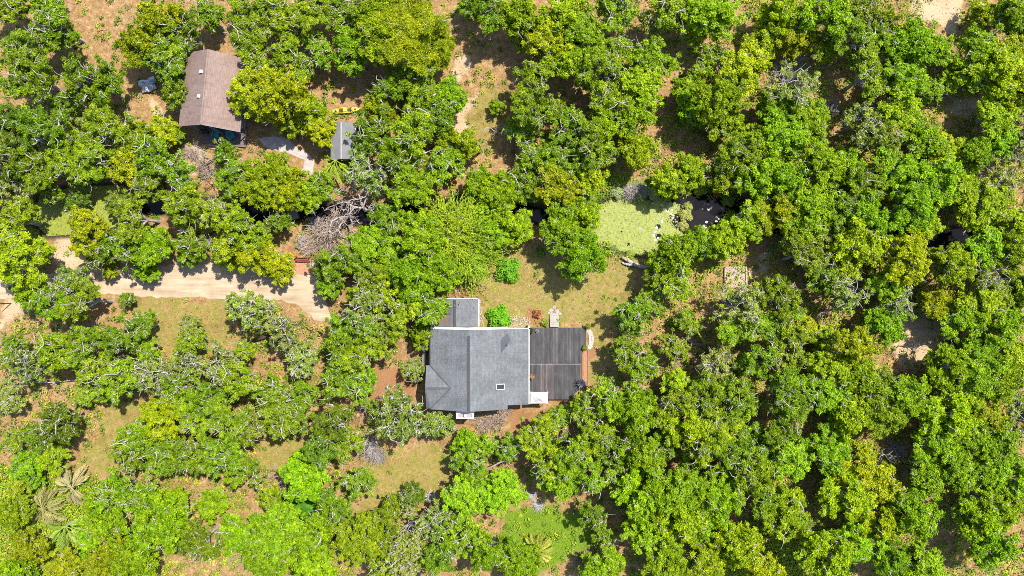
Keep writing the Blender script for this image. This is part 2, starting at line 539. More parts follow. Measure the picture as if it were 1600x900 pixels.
# ------------------------------------------------------------------ tree prototypes
def crown_skeleton(rng, R, H, style):
    """limbs as polylines, and the leaf clumps (centre, radius) they carry"""
    lines = []; clumps = []
    zf = H * rng.uniform(.22, .34)
    s = R / 2.0
    trunk_r = .14 * s + .04
    lean = rng.normal(0, .12, 2)
    tp = np.array([[0, 0, -.15], [lean[0] * .3, lean[1] * .3, zf * .5], [lean[0], lean[1], zf]])
    lines.append((tp, [trunk_r * 1.4, trunk_r, trunk_r * .6]))
    root = tp[-1]
    dense = style in ('m', 'y')
    n = int(rng.integers(5, 8)) if R > 1.5 else int(rng.integers(4, 6))
    a0 = rng.uniform(0, 2 * PI)
    for i in range(n):
        a = a0 + 2 * PI * i / n + rng.normal(0, .28)
        L = R * (rng.uniform(.42, .98) if not dense else rng.uniform(.5, .9))
        tz = H * (rng.uniform(.60, .80) if not dense else rng.uniform(.56, .72))
        m = 7
        t = np.linspace(0, 1, m)
        wob = np.cumsum(rng.normal(0, .16 * s, m)) * t
        wz = np.cumsum(rng.normal(0, .10 * s, m)) * t
        r = L * t ** .9
        pts = np.stack([root[0] + r * np.cos(a) - wob * np.sin(a), root[1] + r * np.sin(a) + wob * np.cos(a), zf + (tz - zf) * t ** .75 + wz], 1)
        r0 = trunk_r * rng.uniform(.55, .75)
        lines.append((pts, r0 * (1 - t) ** .8 + .035))
        clumps.append((pts[-1], rng.uniform(.75, 1.05)))
        nb = int(rng.integers(3, 6)) if R > 1.5 else int(rng.integers(2, 4))
        for j in range(nb):
            k = rng.uniform(.3, .95)
            b = np.array([np.interp(k, t, pts[:, q]) for q in range(3)])
            da = a + rng.choice([-1, 1]) * rng.uniform(.5, 1.25)
            bl = R * rng.uniform(.2, .42)
            u = np.linspace(0, 1, 5)
            w2 = np.cumsum(rng.normal(0, .10 * s, 5)) * u
            bp = np.stack([b[0] + bl * u * np.cos(da) - w2 * np.sin(da), b[1] + bl * u * np.sin(da) + w2 * np.cos(da), b[2] + u ** .8 * rng.uniform(.2, 1.3) * s], 1)
            if math.hypot(bp[-1][0], bp[-1][1]) > R * .95: bp[:, :2] *= R * .9 / math.hypot(bp[-1][0], bp[-1][1])
            lines.append((bp, .085 * s * (1 - u) ** .7 + .025))
            clumps.append((bp[-1], rng.uniform(.6, 1.0)))
    for i in range(int((2 if not dense else 5) * s) + 1):
        q = rng.uniform(0, .45 if not dense else .6) * R; a = rng.uniform(0, 2 * PI)
        c = np.array([q * np.cos(a), q * np.sin(a), H * rng.uniform(.78, .92) - q * q / R * .3])
        u = np.linspace(0, 1, 5)
        lines.append((root + (c - root) * u[:, None] + rng.normal(0, .12, (5, 3)) * (u * (1 - u) * 3)[:, None], .1 * s * (1 - u) ** .6 + .03))
        clumps.append((c, rng.uniform(.8, 1.1)))
    sat = []
    for c, rc in clumps:
        for q in range(int(rng.integers(3, 6))):
            a = rng.uniform(0, 2 * PI); dd = rc * rng.uniform(.65, 1.15)
            sat.append((c + np.array([np.cos(a) * dd, np.sin(a) * dd, rng.uniform(-.5, .35) * rc]), rc * rng.uniform(.26, .48), c))
    if R > 1.5 and style in 'ogmy':      # open crowns: some limbs carry little leaf
        drop = rng.uniform(.16, .48) if style in 'og' else rng.uniform(0, .26)
        sat = [q for q in sat if rng.random() > drop * .9]
        clumps = [q for q in clumps if rng.random() > drop]
    if style in 'og':           # weathered bare limbs that rise through the leaves
        for q in range(int(rng.integers(2, 6) * (R > 1.5))):
            a = rng.uniform(0, 2 * PI); u = np.linspace(0, 1, 6); e = np.array([np.cos(a), np.sin(a), 0]) * R * rng.uniform(.45, .95) + [0, 0, H * rng.uniform(.80, .98)]
            bp = root + (e - root) * u[:, None] + np.cumsum(rng.normal(0, .09, (6, 3)), 0) * u[:, None]
            bp[:, 2] += .5 * np.sin(u * PI) * s
            lines.append((bp, .085 * (1 - u) + .026))
            for w in range(int(rng.integers(2, 5))):
                k0 = int(rng.integers(2, 6)); f = bp[k0] + rng.normal(0, .55, 3) * [1, 1, .4]
                lines.append((np.stack([bp[k0], (bp[k0] + f) / 2 + rng.normal(0, .09, 3), f]), [.045, .034, .018]))
    for c, rc, par in sat:
        lines.append((np.stack([par, (par + c) / 2 + rng.normal(0, .05, 3), c]), [.030, .024, .018]))
    clumps = [(c, rc * .66) for c, rc in clumps] + [q[:2] for q in sat]
    return lines, clumps, root


def make_tree_meshes(seed, R, H, style):
    rng = np.random.default_rng(seed)
    lines, clumps, root = crown_skeleton(rng, R, H, style)
    sc = .80 * (R / 1.9) ** .4
    pos = []; nrm = []; axs = []; val = []; ll = []; ww = []
    for c, rc in clumps:
        rc = rc * sc * {'m': 1.08, 'y': 1.05, 'g': .86, 'p': 1.1, 'w': 1.1}.get(style, .98)
        if style == 'g' and rng.random() < .16: rc *= .5
        cv = rng.uniform(-.16, .16)
        nt = int({'g': 26, 'p': 30, 'w': 22}.get(style, 36) * rc * rc * 1.6) + 7
        d = unit(rng, nt)
        d[:, 2] = np.abs(d[:, 2]) * 1.15 - .32
        # every clump is itself lumpy
        lob = .78 + .30 * np.sin(3.1 * np.arctan2(d[:, 1], d[:, 0]) + rng.uniform(0, 6)) * rng.uniform(.3, 1)
        tuft = c + d * (rc * lob * rng.uniform(.65, 1.25, nt))[:, None] * np.array([1, 1, .68])
        tv = rng.normal(0, .16, nt)
        if style == 'w' and rng.random() < .6:
            for q in range(nt):
                out = np.array([tuft[q][0], tuft[q][1], 0]); out /= np.linalg.norm(out) + 1e-6
                out = out + rng.normal(0, 1.0, 3) * [1, 1, .3]
                k = 16; u = np.linspace(0, 1, k)
                st = tuft[q] + out * (u * rng.uniform(.6, 1.2))[:, None] + np.array([0, 0, -1]) * (u ** 2 * .8)[:, None]
                st = st + rng.normal(0, .05, (k, 3))
                pos.append(st); nrm.append(np.array([0, 0, 1.0]) + rng.normal(0, .35, (k, 3)))
                axs.append(np.tile(out + [0, 0, -.3], (k, 1)) + rng.normal(0, .25, (k, 3)))
                val.append(.45 + cv + tv[q] + rng.normal(0, .12, k)); ll.append(np.full(k, .22)); ww.append(np.full(k, .08))
            continue
        nl = {'p': 20, 'g': 13, 'm': 15, 'y': 15}.get(style, 15)
        N = nt * nl
        td = np.repeat(d, nl, 0); off = rng.normal(0, .088 if style != 'p' else .05, (N, 3)) * [1, 1, .7]
        if style == 'p':
            nd = unit(rng, N); nd[:, 2] = np.abs(nd[:, 2]) * .9 + .05
            pos.append(np.repeat(tuft, nl, 0) + nd * .15 + off * .4)
            axs.append(nd); nrm.append(np.cross(nd, unit(rng, N)) + [0, 0, .4])
            ll.append(rng.uniform(.24, .38, N)); ww.append(np.full(N, .05))
        else:
            pos.append(np.repeat(tuft, nl, 0) + off)
            nrm.append(.70 * td + np.array([.16, .16, .75]) + np.repeat(rng.normal(0, .38, (nt, 3)), nl, 0) + rng.normal(0, .45, (N, 3)))
            axs.append(unit(rng, N) + td * .3)
            big = 1.12 if style in ('m', 'y') else 1.0
            ll.append(rng.uniform(.11, .215, N) * big); ww.append(rng.uniform(.075, .125, N) * big)
        val.append(.45 + cv + np.repeat(tv, nl) + rng.normal(0, .13, N))
        # bare twigs that stick out of the leaves
        pt = {'g': .8, 'o': .40}.get(style, .16)
        if rng.random() < pt:
            for q in range(int(rng.integers(1, 4 if style == 'g' else 3))):
                a = rng.uniform(0, 2 * PI); e = c + np.array([np.cos(a) * rc * 1.05, np.sin(a) * rc * 1.05, rc * rng.uniform(.35, .75)])
                u = np.linspace(0, 1, 5)
                lines.append((c + (e - c) * u[:, None] + rng.normal(0, .07, (5, 3)), .058 * (1 - u) + .022))
                if rng.random() < .7:
                    f = e + rng.normal(0, .35, 3); mid = lines[-1][0][3]
                    lines.append((np.stack([mid, (mid + f) / 2 + rng.normal(0, .06, 3), f]), [.03, .022, .013]))
    pos = np.concatenate(pos); v, f = leaves(pos, np.concatenate(nrm), np.concatenate(axs), np.concatenate(ll), np.concatenate(ww))
    crown = mesh_np("crown", v, f, M_LEAF, {"v": ('FACE', 'FLOAT', np.clip(np.concatenate(val), 0, 1))})
    tv, tf = tubes(lines, 6)
    trunk = mesh_np("trunk", tv, tf, M_BARK, smooth=True)
    return trunk, crown


STYLES = {'o': (3, 4, 3), 'm': (2, 4, 4), 'g': (2, 2, 2), 'p': (0, 2, 1), 'w': (0, 2, 0)}
SIZES = ((1.25, 4.2), (1.75, 5.4), (2.3, 6.8))
PROTO = {}
sd = 100
for st, cnt in STYLES.items():
    for k, n in enumerate(cnt):
        PROTO[st, k] = []
        for _ in range(n):
            sd += 1
            PROTO[st, k].append(make_tree_meshes(sd, *SIZES[k], st))

TONE = {'o': (.136, .216, .004), 'd': (.088, .152, .004), 'm': (.148, .246, .003), 'y': (.194, .252, .003),
        'g': (.152, .212, .016), 'p': (.165, .232, .006), 'w': (.165, .245, .008)}
WORD = {'o': ('mid-green', 'oak'), 'd': ('dark green', 'oak'), 'm': ('bright green', 'broadleaf'), 'y': ('yellow-green', 'broadleaf'),
        'g': ('grey-green', 'oak'), 'p': ('yellowish', 'pine'), 'w': ('light green', 'weeping tree')}

TREES = """
674 484 27 o;662 522 19 m;648 576 17 g;30 760 20 y;20 802 24 m;48 852 25 y;104 884 26 y;30 892 22 m;142 784 17 m;58 752 15 m;150 848 22 m;15 15 28 o;60 60 35 o;92 42 30 o;25 75 24 o;75 10 28 o;45 118 38 o;148 130 38 o;40 160 42 o;15 135 28 o;105 165 26 o;72 205 40 o;20 200 35 d;112 212 35 o;172 202 38 o;
222 72 30 y;218 42 30 y;250 28 34 y;262 65 35 o;235 98 28 y;272 105 28 o;268 144 20 o;288 42 28 o;312 52 26 o;332 30 22 o;378 15 20 o;392 62 30 o;400 108 30 o;400 150 36 y;392 180 28 o;
212 222 30 y;255 205 20 y;150 250 36 o;105 260 34 o;60 255 38 d;20 250 35 d;15 288 30 g;200 255 28 y;240 245 30 o;270 212 16 m;275 272 28 o;348 242 18 o;368 275 32 o;392 290 30 o;235 290 25 o;190 282 26 o;
420 20 30 o;460 35 34 o;425 65 32 m;500 15 32 o;545 20 30 o;582 30 30 y;612 12 26 y;415 105 38 y;462 95 35 o;440 145 38 y;480 122 34 o;412 150 30 y;497 82 28 o;548 78 36 m;598 62 36 y;645 58 48 p;684 75 30 p;622 102 45 p;555 106 28 m;610 138 34 o;662 115 42 o;702 150 27 m;670 152 40 o;592 170 22 y;584 208 30 o;606 205 36 o;648 215 40 o;682 182 30 d;664 246 34 o;622 250 36 o;582 262 34 g;716 222 26 y;690 256 30 o;716 270 32 m;750 290 25 m;642 286 35 m;592 296 34 o;486 170 22 y;455 192 18 y;498 207 20 y;440 265 26 y;410 285 35 y;505 292 24 o;468 158 18 y;408 172 26 y;
768 12 34 o;805 22 30 m;777 165 9 m;735 8 18 m;
835 15 32 y;882 25 38 y;852 62 36 y;905 62 38 m;880 92 30 m;926 85 30 m;822 55 20 y;960 15 30 o;980 32 25 o;1015 35 20 g;1050 15 30 o;1085 45 20 m;1112 20 38 m;1140 30 22 m;942 112 38 o;962 80 26 o;986 75 28 g;1020 95 35 m;990 115 38 m;925 120 30 m;945 160 30 o;1000 145 35 m;1038 115 28 m;965 182 30 o;840 135 36 o;868 165 14 o;815 152 13 o;842 186 34 o;815 212 28 o;860 215 32 o;890 195 28 o;920 190 30 o;945 205 34 m;990 180 30 m;1002 205 28 m;920 235 34 o;960 235 30 y;885 250 34 o;840 250 34 o;818 285 30 o;870 285 35 y;998 235 26 y;985 256 30 y;918 276 26 y;1075 140 22 m;1112 95 28 o;1120 155 34 m;1088 165 26 m;1160 108 36 y;1170 150 46 p;1132 190 30 m;1160 200 36 m;1115 212 22 m;1150 245 32 o;1185 230 28 m;1075 270 26 y;1190 70 24 y;1130 280 20 y;1188 275 30 m;1046 284 22 y;
1215 25 30 y;1240 60 28 y;1290 20 36 m;1322 30 32 m;1352 15 28 o;1250 42 24 m;1285 75 24 m;1290 98 24 y;1332 62 38 o;1372 45 28 o;1350 122 36 o;1390 75 32 m;1425 68 30 m;1460 78 28 m;1440 98 34 m;1478 98 32 m;1410 122 32 m;1440 132 30 m;1405 165 32 y;1455 148 20 o;1502 128 24 m;1525 85 36 m;1552 70 34 m;1560 112 36 y;1592 90 30 y;1582 20 30 m;1560 38 24 o;1532 22 18 y;1592 135 30 y;1592 48 26 d;1555 182 30 m;1590 192 28 g;1560 222 26 m;1592 228 28 g;1235 130 34 g;1215 165 28 m;1260 185 30 m;1225 215 34 m;1210 245 30 o;1280 255 34 m;1252 270 32 m;1222 285 30 m;1345 192 28 g;1340 225 34 g;1388 218 34 o;1375 250 34 m;1405 202 24 o;1325 262 30 m;1350 288 34 o;1400 270 36 m;1445 218 30 m;1472 240 28 y;1440 250 32 m;1465 280 36 m;1415 292 30 m;1516 244 26 m;1540 250 32 m;1580 260 36 g;1560 290 30 g;1500 290 26 m;
38 308 38 d;80 300 18 o;20 345 35 o;50 350 28 d;30 398 42 y;66 392 28 y;25 370 34 y;125 318 17 d;134 362 34 y;166 376 38 y;152 392 28 o;192 388 30 o;186 318 16 d;215 340 32 o;247 335 30 o;207 366 30 o;238 388 28 m;250 368 25 o;226 424 18 m;172 424 11 y;290 318 34 o;300 376 28 o;292 396 18 m;348 335 36 o;380 320 34 o;358 410 13 y;354 390 22 y;384 362 32 o;396 396 26 y;
112 440 22 g;42 455 22 m;80 472 36 o;136 472 36 o;62 502 36 o;112 502 36 o;162 492 34 o;195 468 14 o;225 510 28 d;186 532 36 o;140 540 36 o;92 548 34 o;232 545 24 o;206 562 34 o;20 548 26 o;40 572 30 g;150 578 34 o;190 592 34 o;242 590 34 g;298 510 20 g;302 540 22 o;342 562 36 g;290 572 28 g;320 592 34 o;384 480 32 g;398 508 26 g;384 552 20 o;372 592 34 o;
420 310 30 m;450 300 30 y;482 305 24 m;420 370 38 y;442 345 20 o;430 412 26 y;405 340 30 o;502 428 18 d;516 448 17 m;532 402 36 o;552 375 30 m;582 392 36 m;612 352 34 o;642 338 34 o;602 420 36 m;570 442 34 o;542 456 28 o;656 372 36 m;705 366 36 w;730 402 30 w;690 418 34 m;706 440 28 m;670 402 34 o;642 432 34 m;652 462 34 o;622 470 36 o;582 482 34 g;548 500 34 o;592 520 34 o;640 500 32 o;662 512 20 m;612 550 34 g;572 556 34 o;532 546 32 o;636 560 24 g;650 530 18 o;502 562 34 o;472 562 32 g;442 520 30 g;420 492 28 g;480 530 30 m;452 585 28 o;520 592 32 o;560 592 26 o;748 330 24 m;782 302 28 m;762 362 30 m;796 350 30 m;722 322 28 m;
860 322 38 y;892 300 38 y;830 308 32 m;822 350 28 m;876 355 32 m;908 334 26 m;905 372 32 m;906 402 36 m;886 396 28 m;1056 398 30 m;1078 414 30 m;1032 412 18 m;1090 381 22 m;1132 374 26 m;1156 366 36 m;1176 342 32 m;1130 388 26 m;1052 446 34 o;1026 430 20 o;1074 462 28 o;985 485 30 o;1020 470 26 o;990 508 18 o;978 555 30 o;1004 574 28 o;1054 540 26 o;1072 505 20 o;984 592 28 o;1150 472 36 g;1182 462 34 g;1130 500 28 d;1166 512 36 o;1120 570 30 g;1110 596 28 m;1190 560 34 o;
1215 332 36 y;1262 330 34 m;1265 366 30 o;1310 326 32 o;1250 402 36 o;1345 312 34 m;1356 345 32 m;1420 322 36 m;1440 350 26 y;1460 335 30 o;1478 312 30 o;1532 318 36 y;1570 312 36 y;1592 346 26 y;1340 386 36 y;1300 392 32 o;1412 402 36 y;1450 402 36 y;1488 412 32 y;1470 440 32 y;1430 432 30 y;1390 435 32 m;1332 452 34 g;1292 428 28 o;1236 432 36 o;1215 462 32 o;1400 470 30 g;1432 465 30 g;1464 475 24 y;1410 500 30 g;1380 512 28 m;1222 502 36 o;1230 542 36 o;1262 512 18 y;1290 532 20 m;1262 562 34 m;1330 542 32 y;1352 530 22 y;1300 572 32 m;1342 582 30 m;1212 582 36 g;1540 386 32 m;1582 400 34 m;1550 432 32 g;1592 450 30 m;1530 472 32 y;1500 500 34 m;1560 502 34 m;1592 520 34 y;1490 532 30 m;1540 542 34 m;1580 562 30 y;1520 582 36 m;1482 575 32 m;1560 592 30 m;
12 622 24 g;92 664 32 d;120 676 28 d;62 682 24 d;140 622 20 o;165 608 18 o;232 610 34 o;282 610 34 o;332 622 36 o;382 622 36 o;252 652 36 y;216 682 34 o;302 660 36 o;350 662 38 o;396 672 32 o;202 716 28 o;252 710 36 o;302 710 38 o;352 710 38 o;384 736 32 o;178 768 34 o;216 782 34 o;242 822 42 m;272 788 28 m;332 788 26 m;312 846 36 d;282 862 36 m;340 830 30 o;382 832 36 m;212 872 36 m;162 822 30 m;172 872 34 y;80 716 22 m;42 728 24 m;20 690 18 o;
426 616 34 o;462 626 34 o;440 655 32 o;476 602 30 y;400 715 28 o;522 658 34 d;502 692 34 d;540 692 22 o;520 718 32 d;556 750 26 o;472 748 34 m;522 802 32 o;515 828 18 g;428 782 22 y;442 832 38 m;482 842 36 m;420 872 36 m;490 880 34 m;562 842 34 y;610 792 18 o;650 772 20 d;602 832 32 o;642 822 32 g;682 818 28 g;592 872 34 o;640 872 34 g;692 862 34 o;722 832 34 o;622 650 40 g;600 672 28 g;652 642 32 g;636 680 34 g;580 632 14 o;690 662 22 g;754 692 18 o;730 692 18 m;742 722 32 o;726 770 32 m;762 742 34 o;782 770 32 m;800 700 24 o;770 862 36 m;
876 646 19 o;842 682 32 o;876 672 34 o;920 648 29 o;952 622 34 o;992 640 34 m;1040 632 34 o;932 682 34 o;970 700 30 o;850 722 34 o;892 712 34 o;812 722 34 g;920 742 34 o;872 752 28 m;960 732 26 o;1002 712 30 m;1032 698 26 o;1072 662 34 m;1100 622 34 o;1060 602 28 m;1100 692 38 o;1132 660 34 o;1150 622 34 o;1182 640 34 o;1140 712 36 o;1182 692 34 o;1000 772 36 m;1042 772 38 m;1082 762 38 m;1122 772 34 m;1060 812 38 m;1010 822 34 m;1100 812 34 m;1040 852 34 m;1172 742 38 o;1192 782 34 o;920 800 20 d;940 832 18 o;812 882 28 m;940 882 28 m;1040 892 32 m;1102 872 32 y;1150 852 34 y;1182 882 34 y;
1222 622 36 o;1262 612 32 o;1230 662 34 d;1300 622 28 m;1340 612 26 m;1372 602 28 o;1330 652 28 m;1376 648 30 m;1412 622 34 m;1442 642 34 m;1482 652 36 m;1460 692 34 m;1430 702 26 m;1502 622 30 m;1532 642 32 y;1562 622 34 y;1592 652 34 g;1520 692 34 m;1560 692 34 m;1490 732 34 m;1450 742 28 m;1540 742 32 m;1582 752 34 m;1290 702 34 m;1340 732 38 y;1372 762 34 y;1322 772 38 m;1230 712 34 m;1212 752 38 m;1232 802 40 m;1292 872 38 m;1340 852 36 m;1372 812 34 y;1422 802 36 m;1450 790 32 m;1400 872 34 m;1440 882 34 m;1530 812 32 m;1562 792 32 m;1592 802 34 m;1550 852 32 m
"""

LANDMARKS = [("brown-roofed cottage", 330, 145), ("small grey shed", 535, 222), ("white path beside the shed", 455, 235), ("silver tarp", 233, 133),
             ("sandy drive", 280, 440), ("grass strip by the drive", 290, 500), ("grey-roofed house", 745, 575), ("timber deck", 870, 570), ("open lawn", 850, 440),
             ("lily pond", 990, 350), ("dark open water", 1090, 330), ("timber garden bed", 1150, 430), ("log on the lawn", 1000, 411), ("bare dead tree", 540, 325),
             ("top centre clearing", 745, 150), ("top left clearing", 160, 50), ("sandy top right clearing", 1465, 25), ("left duckweed pool", 125, 325),
             ("lower left clearing", 165, 690), ("clearing below the house", 640, 745), ("bright bottom grass", 860, 830), ("dead-fronded palms", 85, 780),
             ("far right tan gap", 1430, 530), ("branch-shadowed brown gap", 1290, 490), ("dark far-right creek", 1500, 375), ("small white drum", 1085, 111),
             ("photo's bottom right corner", 1590, 890), ("photo's bottom left corner", 10, 890), ("photo's right edge", 1595, 690), ("yellow kayak", 540, 173),
             ("brown gaps low right", 1275, 655), ("low right brushy gap", 1400, 705), ("white life ring", 630, 314), ("left black pole", 12, 474),
             ("upper right brown dip", 1060, 222), ("upper right sand patches", 1500, 170), ("narrow tan left clearing", 95, 615), ("smooth green vine mound", 480, 795),
             ("fallen dark beam", 405, 528)]


def place_words(px, py):
    L = min(LANDMARKS, key=lambda l: (l[1] - px) ** 2 + (l[2] - py) ** 2)
    dx, dy = px - L[1], py - L[2]
    a = math.degrees(math.atan2(-dy, dx)) % 360
    d = ("right of", "above right of", "above", "above left of", "left of", "below left of", "below", "below right of")[int((a + 22.5) // 45) % 8]
    return d, L[0]


NUM = ("", "", "two", "three", "four", "five", "six", "seven", "eight")
ORD = ("first", "second", "third", "fourth", "fifth", "sixth", "seventh")


def unique_labels(items):
    """items: (base label, px); doubles are told apart by where they stand"""
    by = {}
    for i, (b, px) in enumerate(items): by.setdefault(b, []).append(i)
    out = [None] * len(items)
    for b, ids in by.items():
        ids.sort(key=lambda i: items[i][1])
        n = len(ids)
        for k, i in enumerate(ids):
            if n == 1: out[i] = b
            elif k == 0: out[i] = f"{b}, leftmost of {NUM[n]}"
            elif k == n - 1: out[i] = f"{b}, rightmost of {NUM[n]}"
            elif n == 3: out[i] = f"{b}, middle of three"
            else: out[i] = f"{b}, {ORD[k]} of {NUM[n]} from left"
    return out


tl = []
for e in TREES.replace("\n", "").split(";"):
    e = e.split()
    if len(e) == 4: tl.append((float(e[0]), float(e[1]), float(e[2]), e[3]))
keep = []
for t in tl:
    if all(math.hypot(t[0] - q[0], t[1] - q[1]) > .54 * (t[2] + q[2]) * (1.0 if t[2] > 20 else .8) for q in keep): keep.append(t)
print("trees", len(tl), "->", len(keep))
items = []
for px, py, r, st in keep:
    size = "small" if r < 25 else "large" if r >= 36 else "medium"
    d, lm = place_words(px, py)
    items.append((f"{size} {WORD[st][0]} {WORD[st][1]} {d} the {lm}", px))
labels = unique_labels(items)
GROUPS = {'o': 'oaks of the woodland', 'd': 'oaks of the woodland', 'g': 'twiggy grey oaks of the woodland', 'm': 'bright broadleaf trees of the woodland', 'y': 'yellow-green trees of the woodland', 'p': 'pines of the woodland', 'w': 'weeping trees by the house'}
NAME = {'o': 'oak_tree', 'd': 'oak_tree', 'g': 'oak_tree', 'm': 'broadleaf_tree', 'y': 'broadleaf_tree', 'p': 'pine_tree', 'w': 'weeping_tree'}
rt = random.Random(11)
for (px, py, r, st), lab in zip(keep, labels):
    open_part = (px < 480 and 470 < py < 790) or (955 < px < 1125 and 430 < py < 620)   # thin woods, ground shows
    rm = max(.65, r / PPM * (.86 if open_part else .97) - .27)
    ps = {'d': 'o', 'y': 'm'}.get(st, st)
    k = 0 if rm < 1.45 else 1 if rm < 2.0 else 2
    while (ps, k) not in PROTO or not PROTO[ps, k]: k = 1
    tm, cm = rt.choice(PROTO[ps, k])
    s = rm / SIZES[k][0]
    hz = rt.uniform(.85, 1.2)
    zc = SIZES[k][1] * s * hz * .66
    x, y, _ = P(px, py, zc)
    root = empty(NAME[st], (x, y, 0), rt.uniform(0, 2 * PI), lab, 'tree', GROUPS[st])
    root.scale = (s * rt.uniform(.94, 1.06), s * rt.uniform(.94, 1.06), s * hz)
    link(bpy.data.objects.new("trunk", tm), root)
    c = link(bpy.data.objects.new("crown", cm), root)
    b = TONE[st]; j = rt.uniform(.78, 1.2) * (.92 if px < 700 else 1); h = rt.uniform(-.13, .16)
    c.color = (b[0] * j * (1 + h), b[1] * j, b[2] * j * rt.uniform(.7, 1.3), 1)


# ------------------------------------------------------------------ building helpers
def wpart(mb, name, mat, root, bevel=0.0, parent=None):
    """part modelled in world coordinates under an unrotated thing"""
    o = mb.build(name, mat, parent or root, bevel)
    if parent is None: o.location = -Vector(root.location)
    return o


def slab(pts, th):
    """sloping roof slab: top outline CCW seen from above, thickness downward"""
    m = MB(); n = len(pts)
    v = [tuple(p) for p in pts] + [(p[0], p[1], p[2] - th) for p in pts]
    f = [tuple(range(n)), tuple(range(2 * n - 1, n - 1, -1))] + [(i, n + i, n + (i + 1) % n, (i + 1) % n) for i in range(n)]
    return m.add(v, f)


M_ROOF = shingle_material("grey_shingles", (.114, .120, .127), (.160, .168, .176))
def rust(t, co, c):
    g = t.node("VectorMath", operation='DISTANCE', i0=co, i1=(-7.9, -3.55, 3.0)).outputs['Value']
    k = t.math('MULTIPLY', t.step(t.math('ADD', g, t.math('MULTIPLY', t.noise(3, 4, .6, co), .9)), 1.35, .5), .75)
    return t.mix(k, c, (.22, .095, .045))
M_ROOF_RUST = shingle_material("grey_shingles_rusty", (.108, .112, .117), (.150, .156, .161), rust)
M_RIDGE = plain("dark_ridge_cap", (.060, .060, .066), .3, 6, .9, .15, .3)
M_PATCH = plain("dark_felt_and_roof_shade", (.078, .078, .086), .15, 5, .92, .12, .2)  # felt on caps, valleys and gutter; painted shade on the raised roof patch
M_WHITE = plain("white_paint", (.52, .51, .49), .08, 2, .6, .3)
M_TRIM = plain("weathered_white_trim", (.60, .585, .55), .18, 4, .7, .3)
M_WALL = plain("pale_siding", (.42, .40, .36), .12, 3, .8, .25)
M_GLASS = plain("dark_glass", (.022, .035, .032), .1, 1, .06, .5)
M_DARK = plain("dark_metal", (.022, .021, .022), .2, 5, .5, .4)
M_GREYW = plain("weathered_grey_wood", (.17, .15, .135), .3, 5, .9, .15, .4)
M_BROWNW = plain("dark_brown_wood", (.055, .038, .03), .35, 5, .9, .15, .4)
M_PALEW = plain("pale_timber", (.40, .30, .235), .25, 5, .9, .15, .4)
M_SOIL = plain("pale_litter_soil", (.36, .275, .22), .4, 7, .95, .1, .6)
M_TAN = plain("clay_pot", (.32, .16, .09), .2, 6, .8, .2)


def board_material():
    t = NT("weathered_deck_board")
    co = t.obj()
    tint = t.node("ObjectInfo").outputs['Color']
    gr = t.noise(3.0, 6, .7, t.node("Mapping", i0=co, in_Scale=(9, .35, 3)).outputs[0])
    bl = t.noise(1.1, 6, .7, t.node("Mapping", i0=t.node("NewGeometry").outputs['Position'], in_Scale=(1.6, .5, 1)).outputs[0])
    c = t.mix(1.0, tint, t.ramp(gr, [(.25, (.72, .71, .71)), (.55, (1.0, 1.0, 1.0)), (.8, (1.4, 1.36, 1.33))]), 'MULTIPLY')
    c = t.mix(1.0, c, t.ramp(bl, [(.28, (.58, .59, .62)), (.5, (1.0, 1.0, 1.0)), (.72, (1.6, 1.54, 1.5))]), 'MULTIPLY')
    return t.done(t.bsdf(c, .85, .2, t.bump(gr, .4, .02)))


M_BOARD = board_material()


# ------------------------------------------------------------------ the grey-roofed house
house = empty("house", (-3.9, -9.4, 0), 0, "grey shingle-roofed house with a dark ridge strip, skylight and north wing", "house")
RX, RZ = -4.92, 4.9
def main_z(x): return RZ - .38 * abs(x - RX) if x < -.52 else (RZ - .38 * abs(-.52 - RX)) - .2 * (x + .52)
YN, YS = -4.78, -14.02
wpart(slab([(RX, YN, RZ), (-9.42, YN, main_z(-9.42)), (-9.42, YS, main_z(-9.42)), (RX, YS, RZ)], .16), "roof_slope", M_ROOF, house)
wpart(slab([(-.52, YN, main_z(-.52)), (RX + .001, YN, RZ), (RX + .001, YS, RZ), (-.52, YS, main_z(-.52))], .16), "roof_slope", M_ROOF, house)
wpart(slab([(1.93, YN + .03, main_z(1.93)), (-.519, YN + .03, main_z(-.519)), (-.519, -13.55, main_z(-.519)), (1.93, -13.55, main_z(1.93))], .14), "roof_slope", M_ROOF, house)
# cross gable in the south-west
ax, ay, az = -7.0, -11.45, main_z(-7.0)
wx = -9.93
for s, ye in ((1, -8.95), (-1, -13.92)):
    pts = [(ax, ay, az + .012), (wx, ay, az + .012), (wx, ye, 2.99), (-9.42, ye, main_z(-9.42) + .012)]
    if s < 0: pts.reverse()
    wpart(slab(pts, .10), "roof_slope", M_ROOF, house)
cap = MB()
for k in range(38):
    y = YN - .62 - k * .228
    if y < YS + .15: break
    cap.box(RX - .15, y - .205, RZ - .03, RX + .15, y, RZ + .045)
wpart(cap, "ridge_vent", M_RIDGE, house)['kind'] = 'stuff'
wpart(MB().beam((ax, ay, az + .03), (wx, ay, az + .03), .20, .05), "ridge_cap", M_PATCH, house)
for ye in (-8.95, -13.92):
    wpart(MB().beam((ax, ay, az + .022), (-9.42, ye, main_z(-9.42) + .022), .13, .03), "valley_strip", M_PATCH, house)
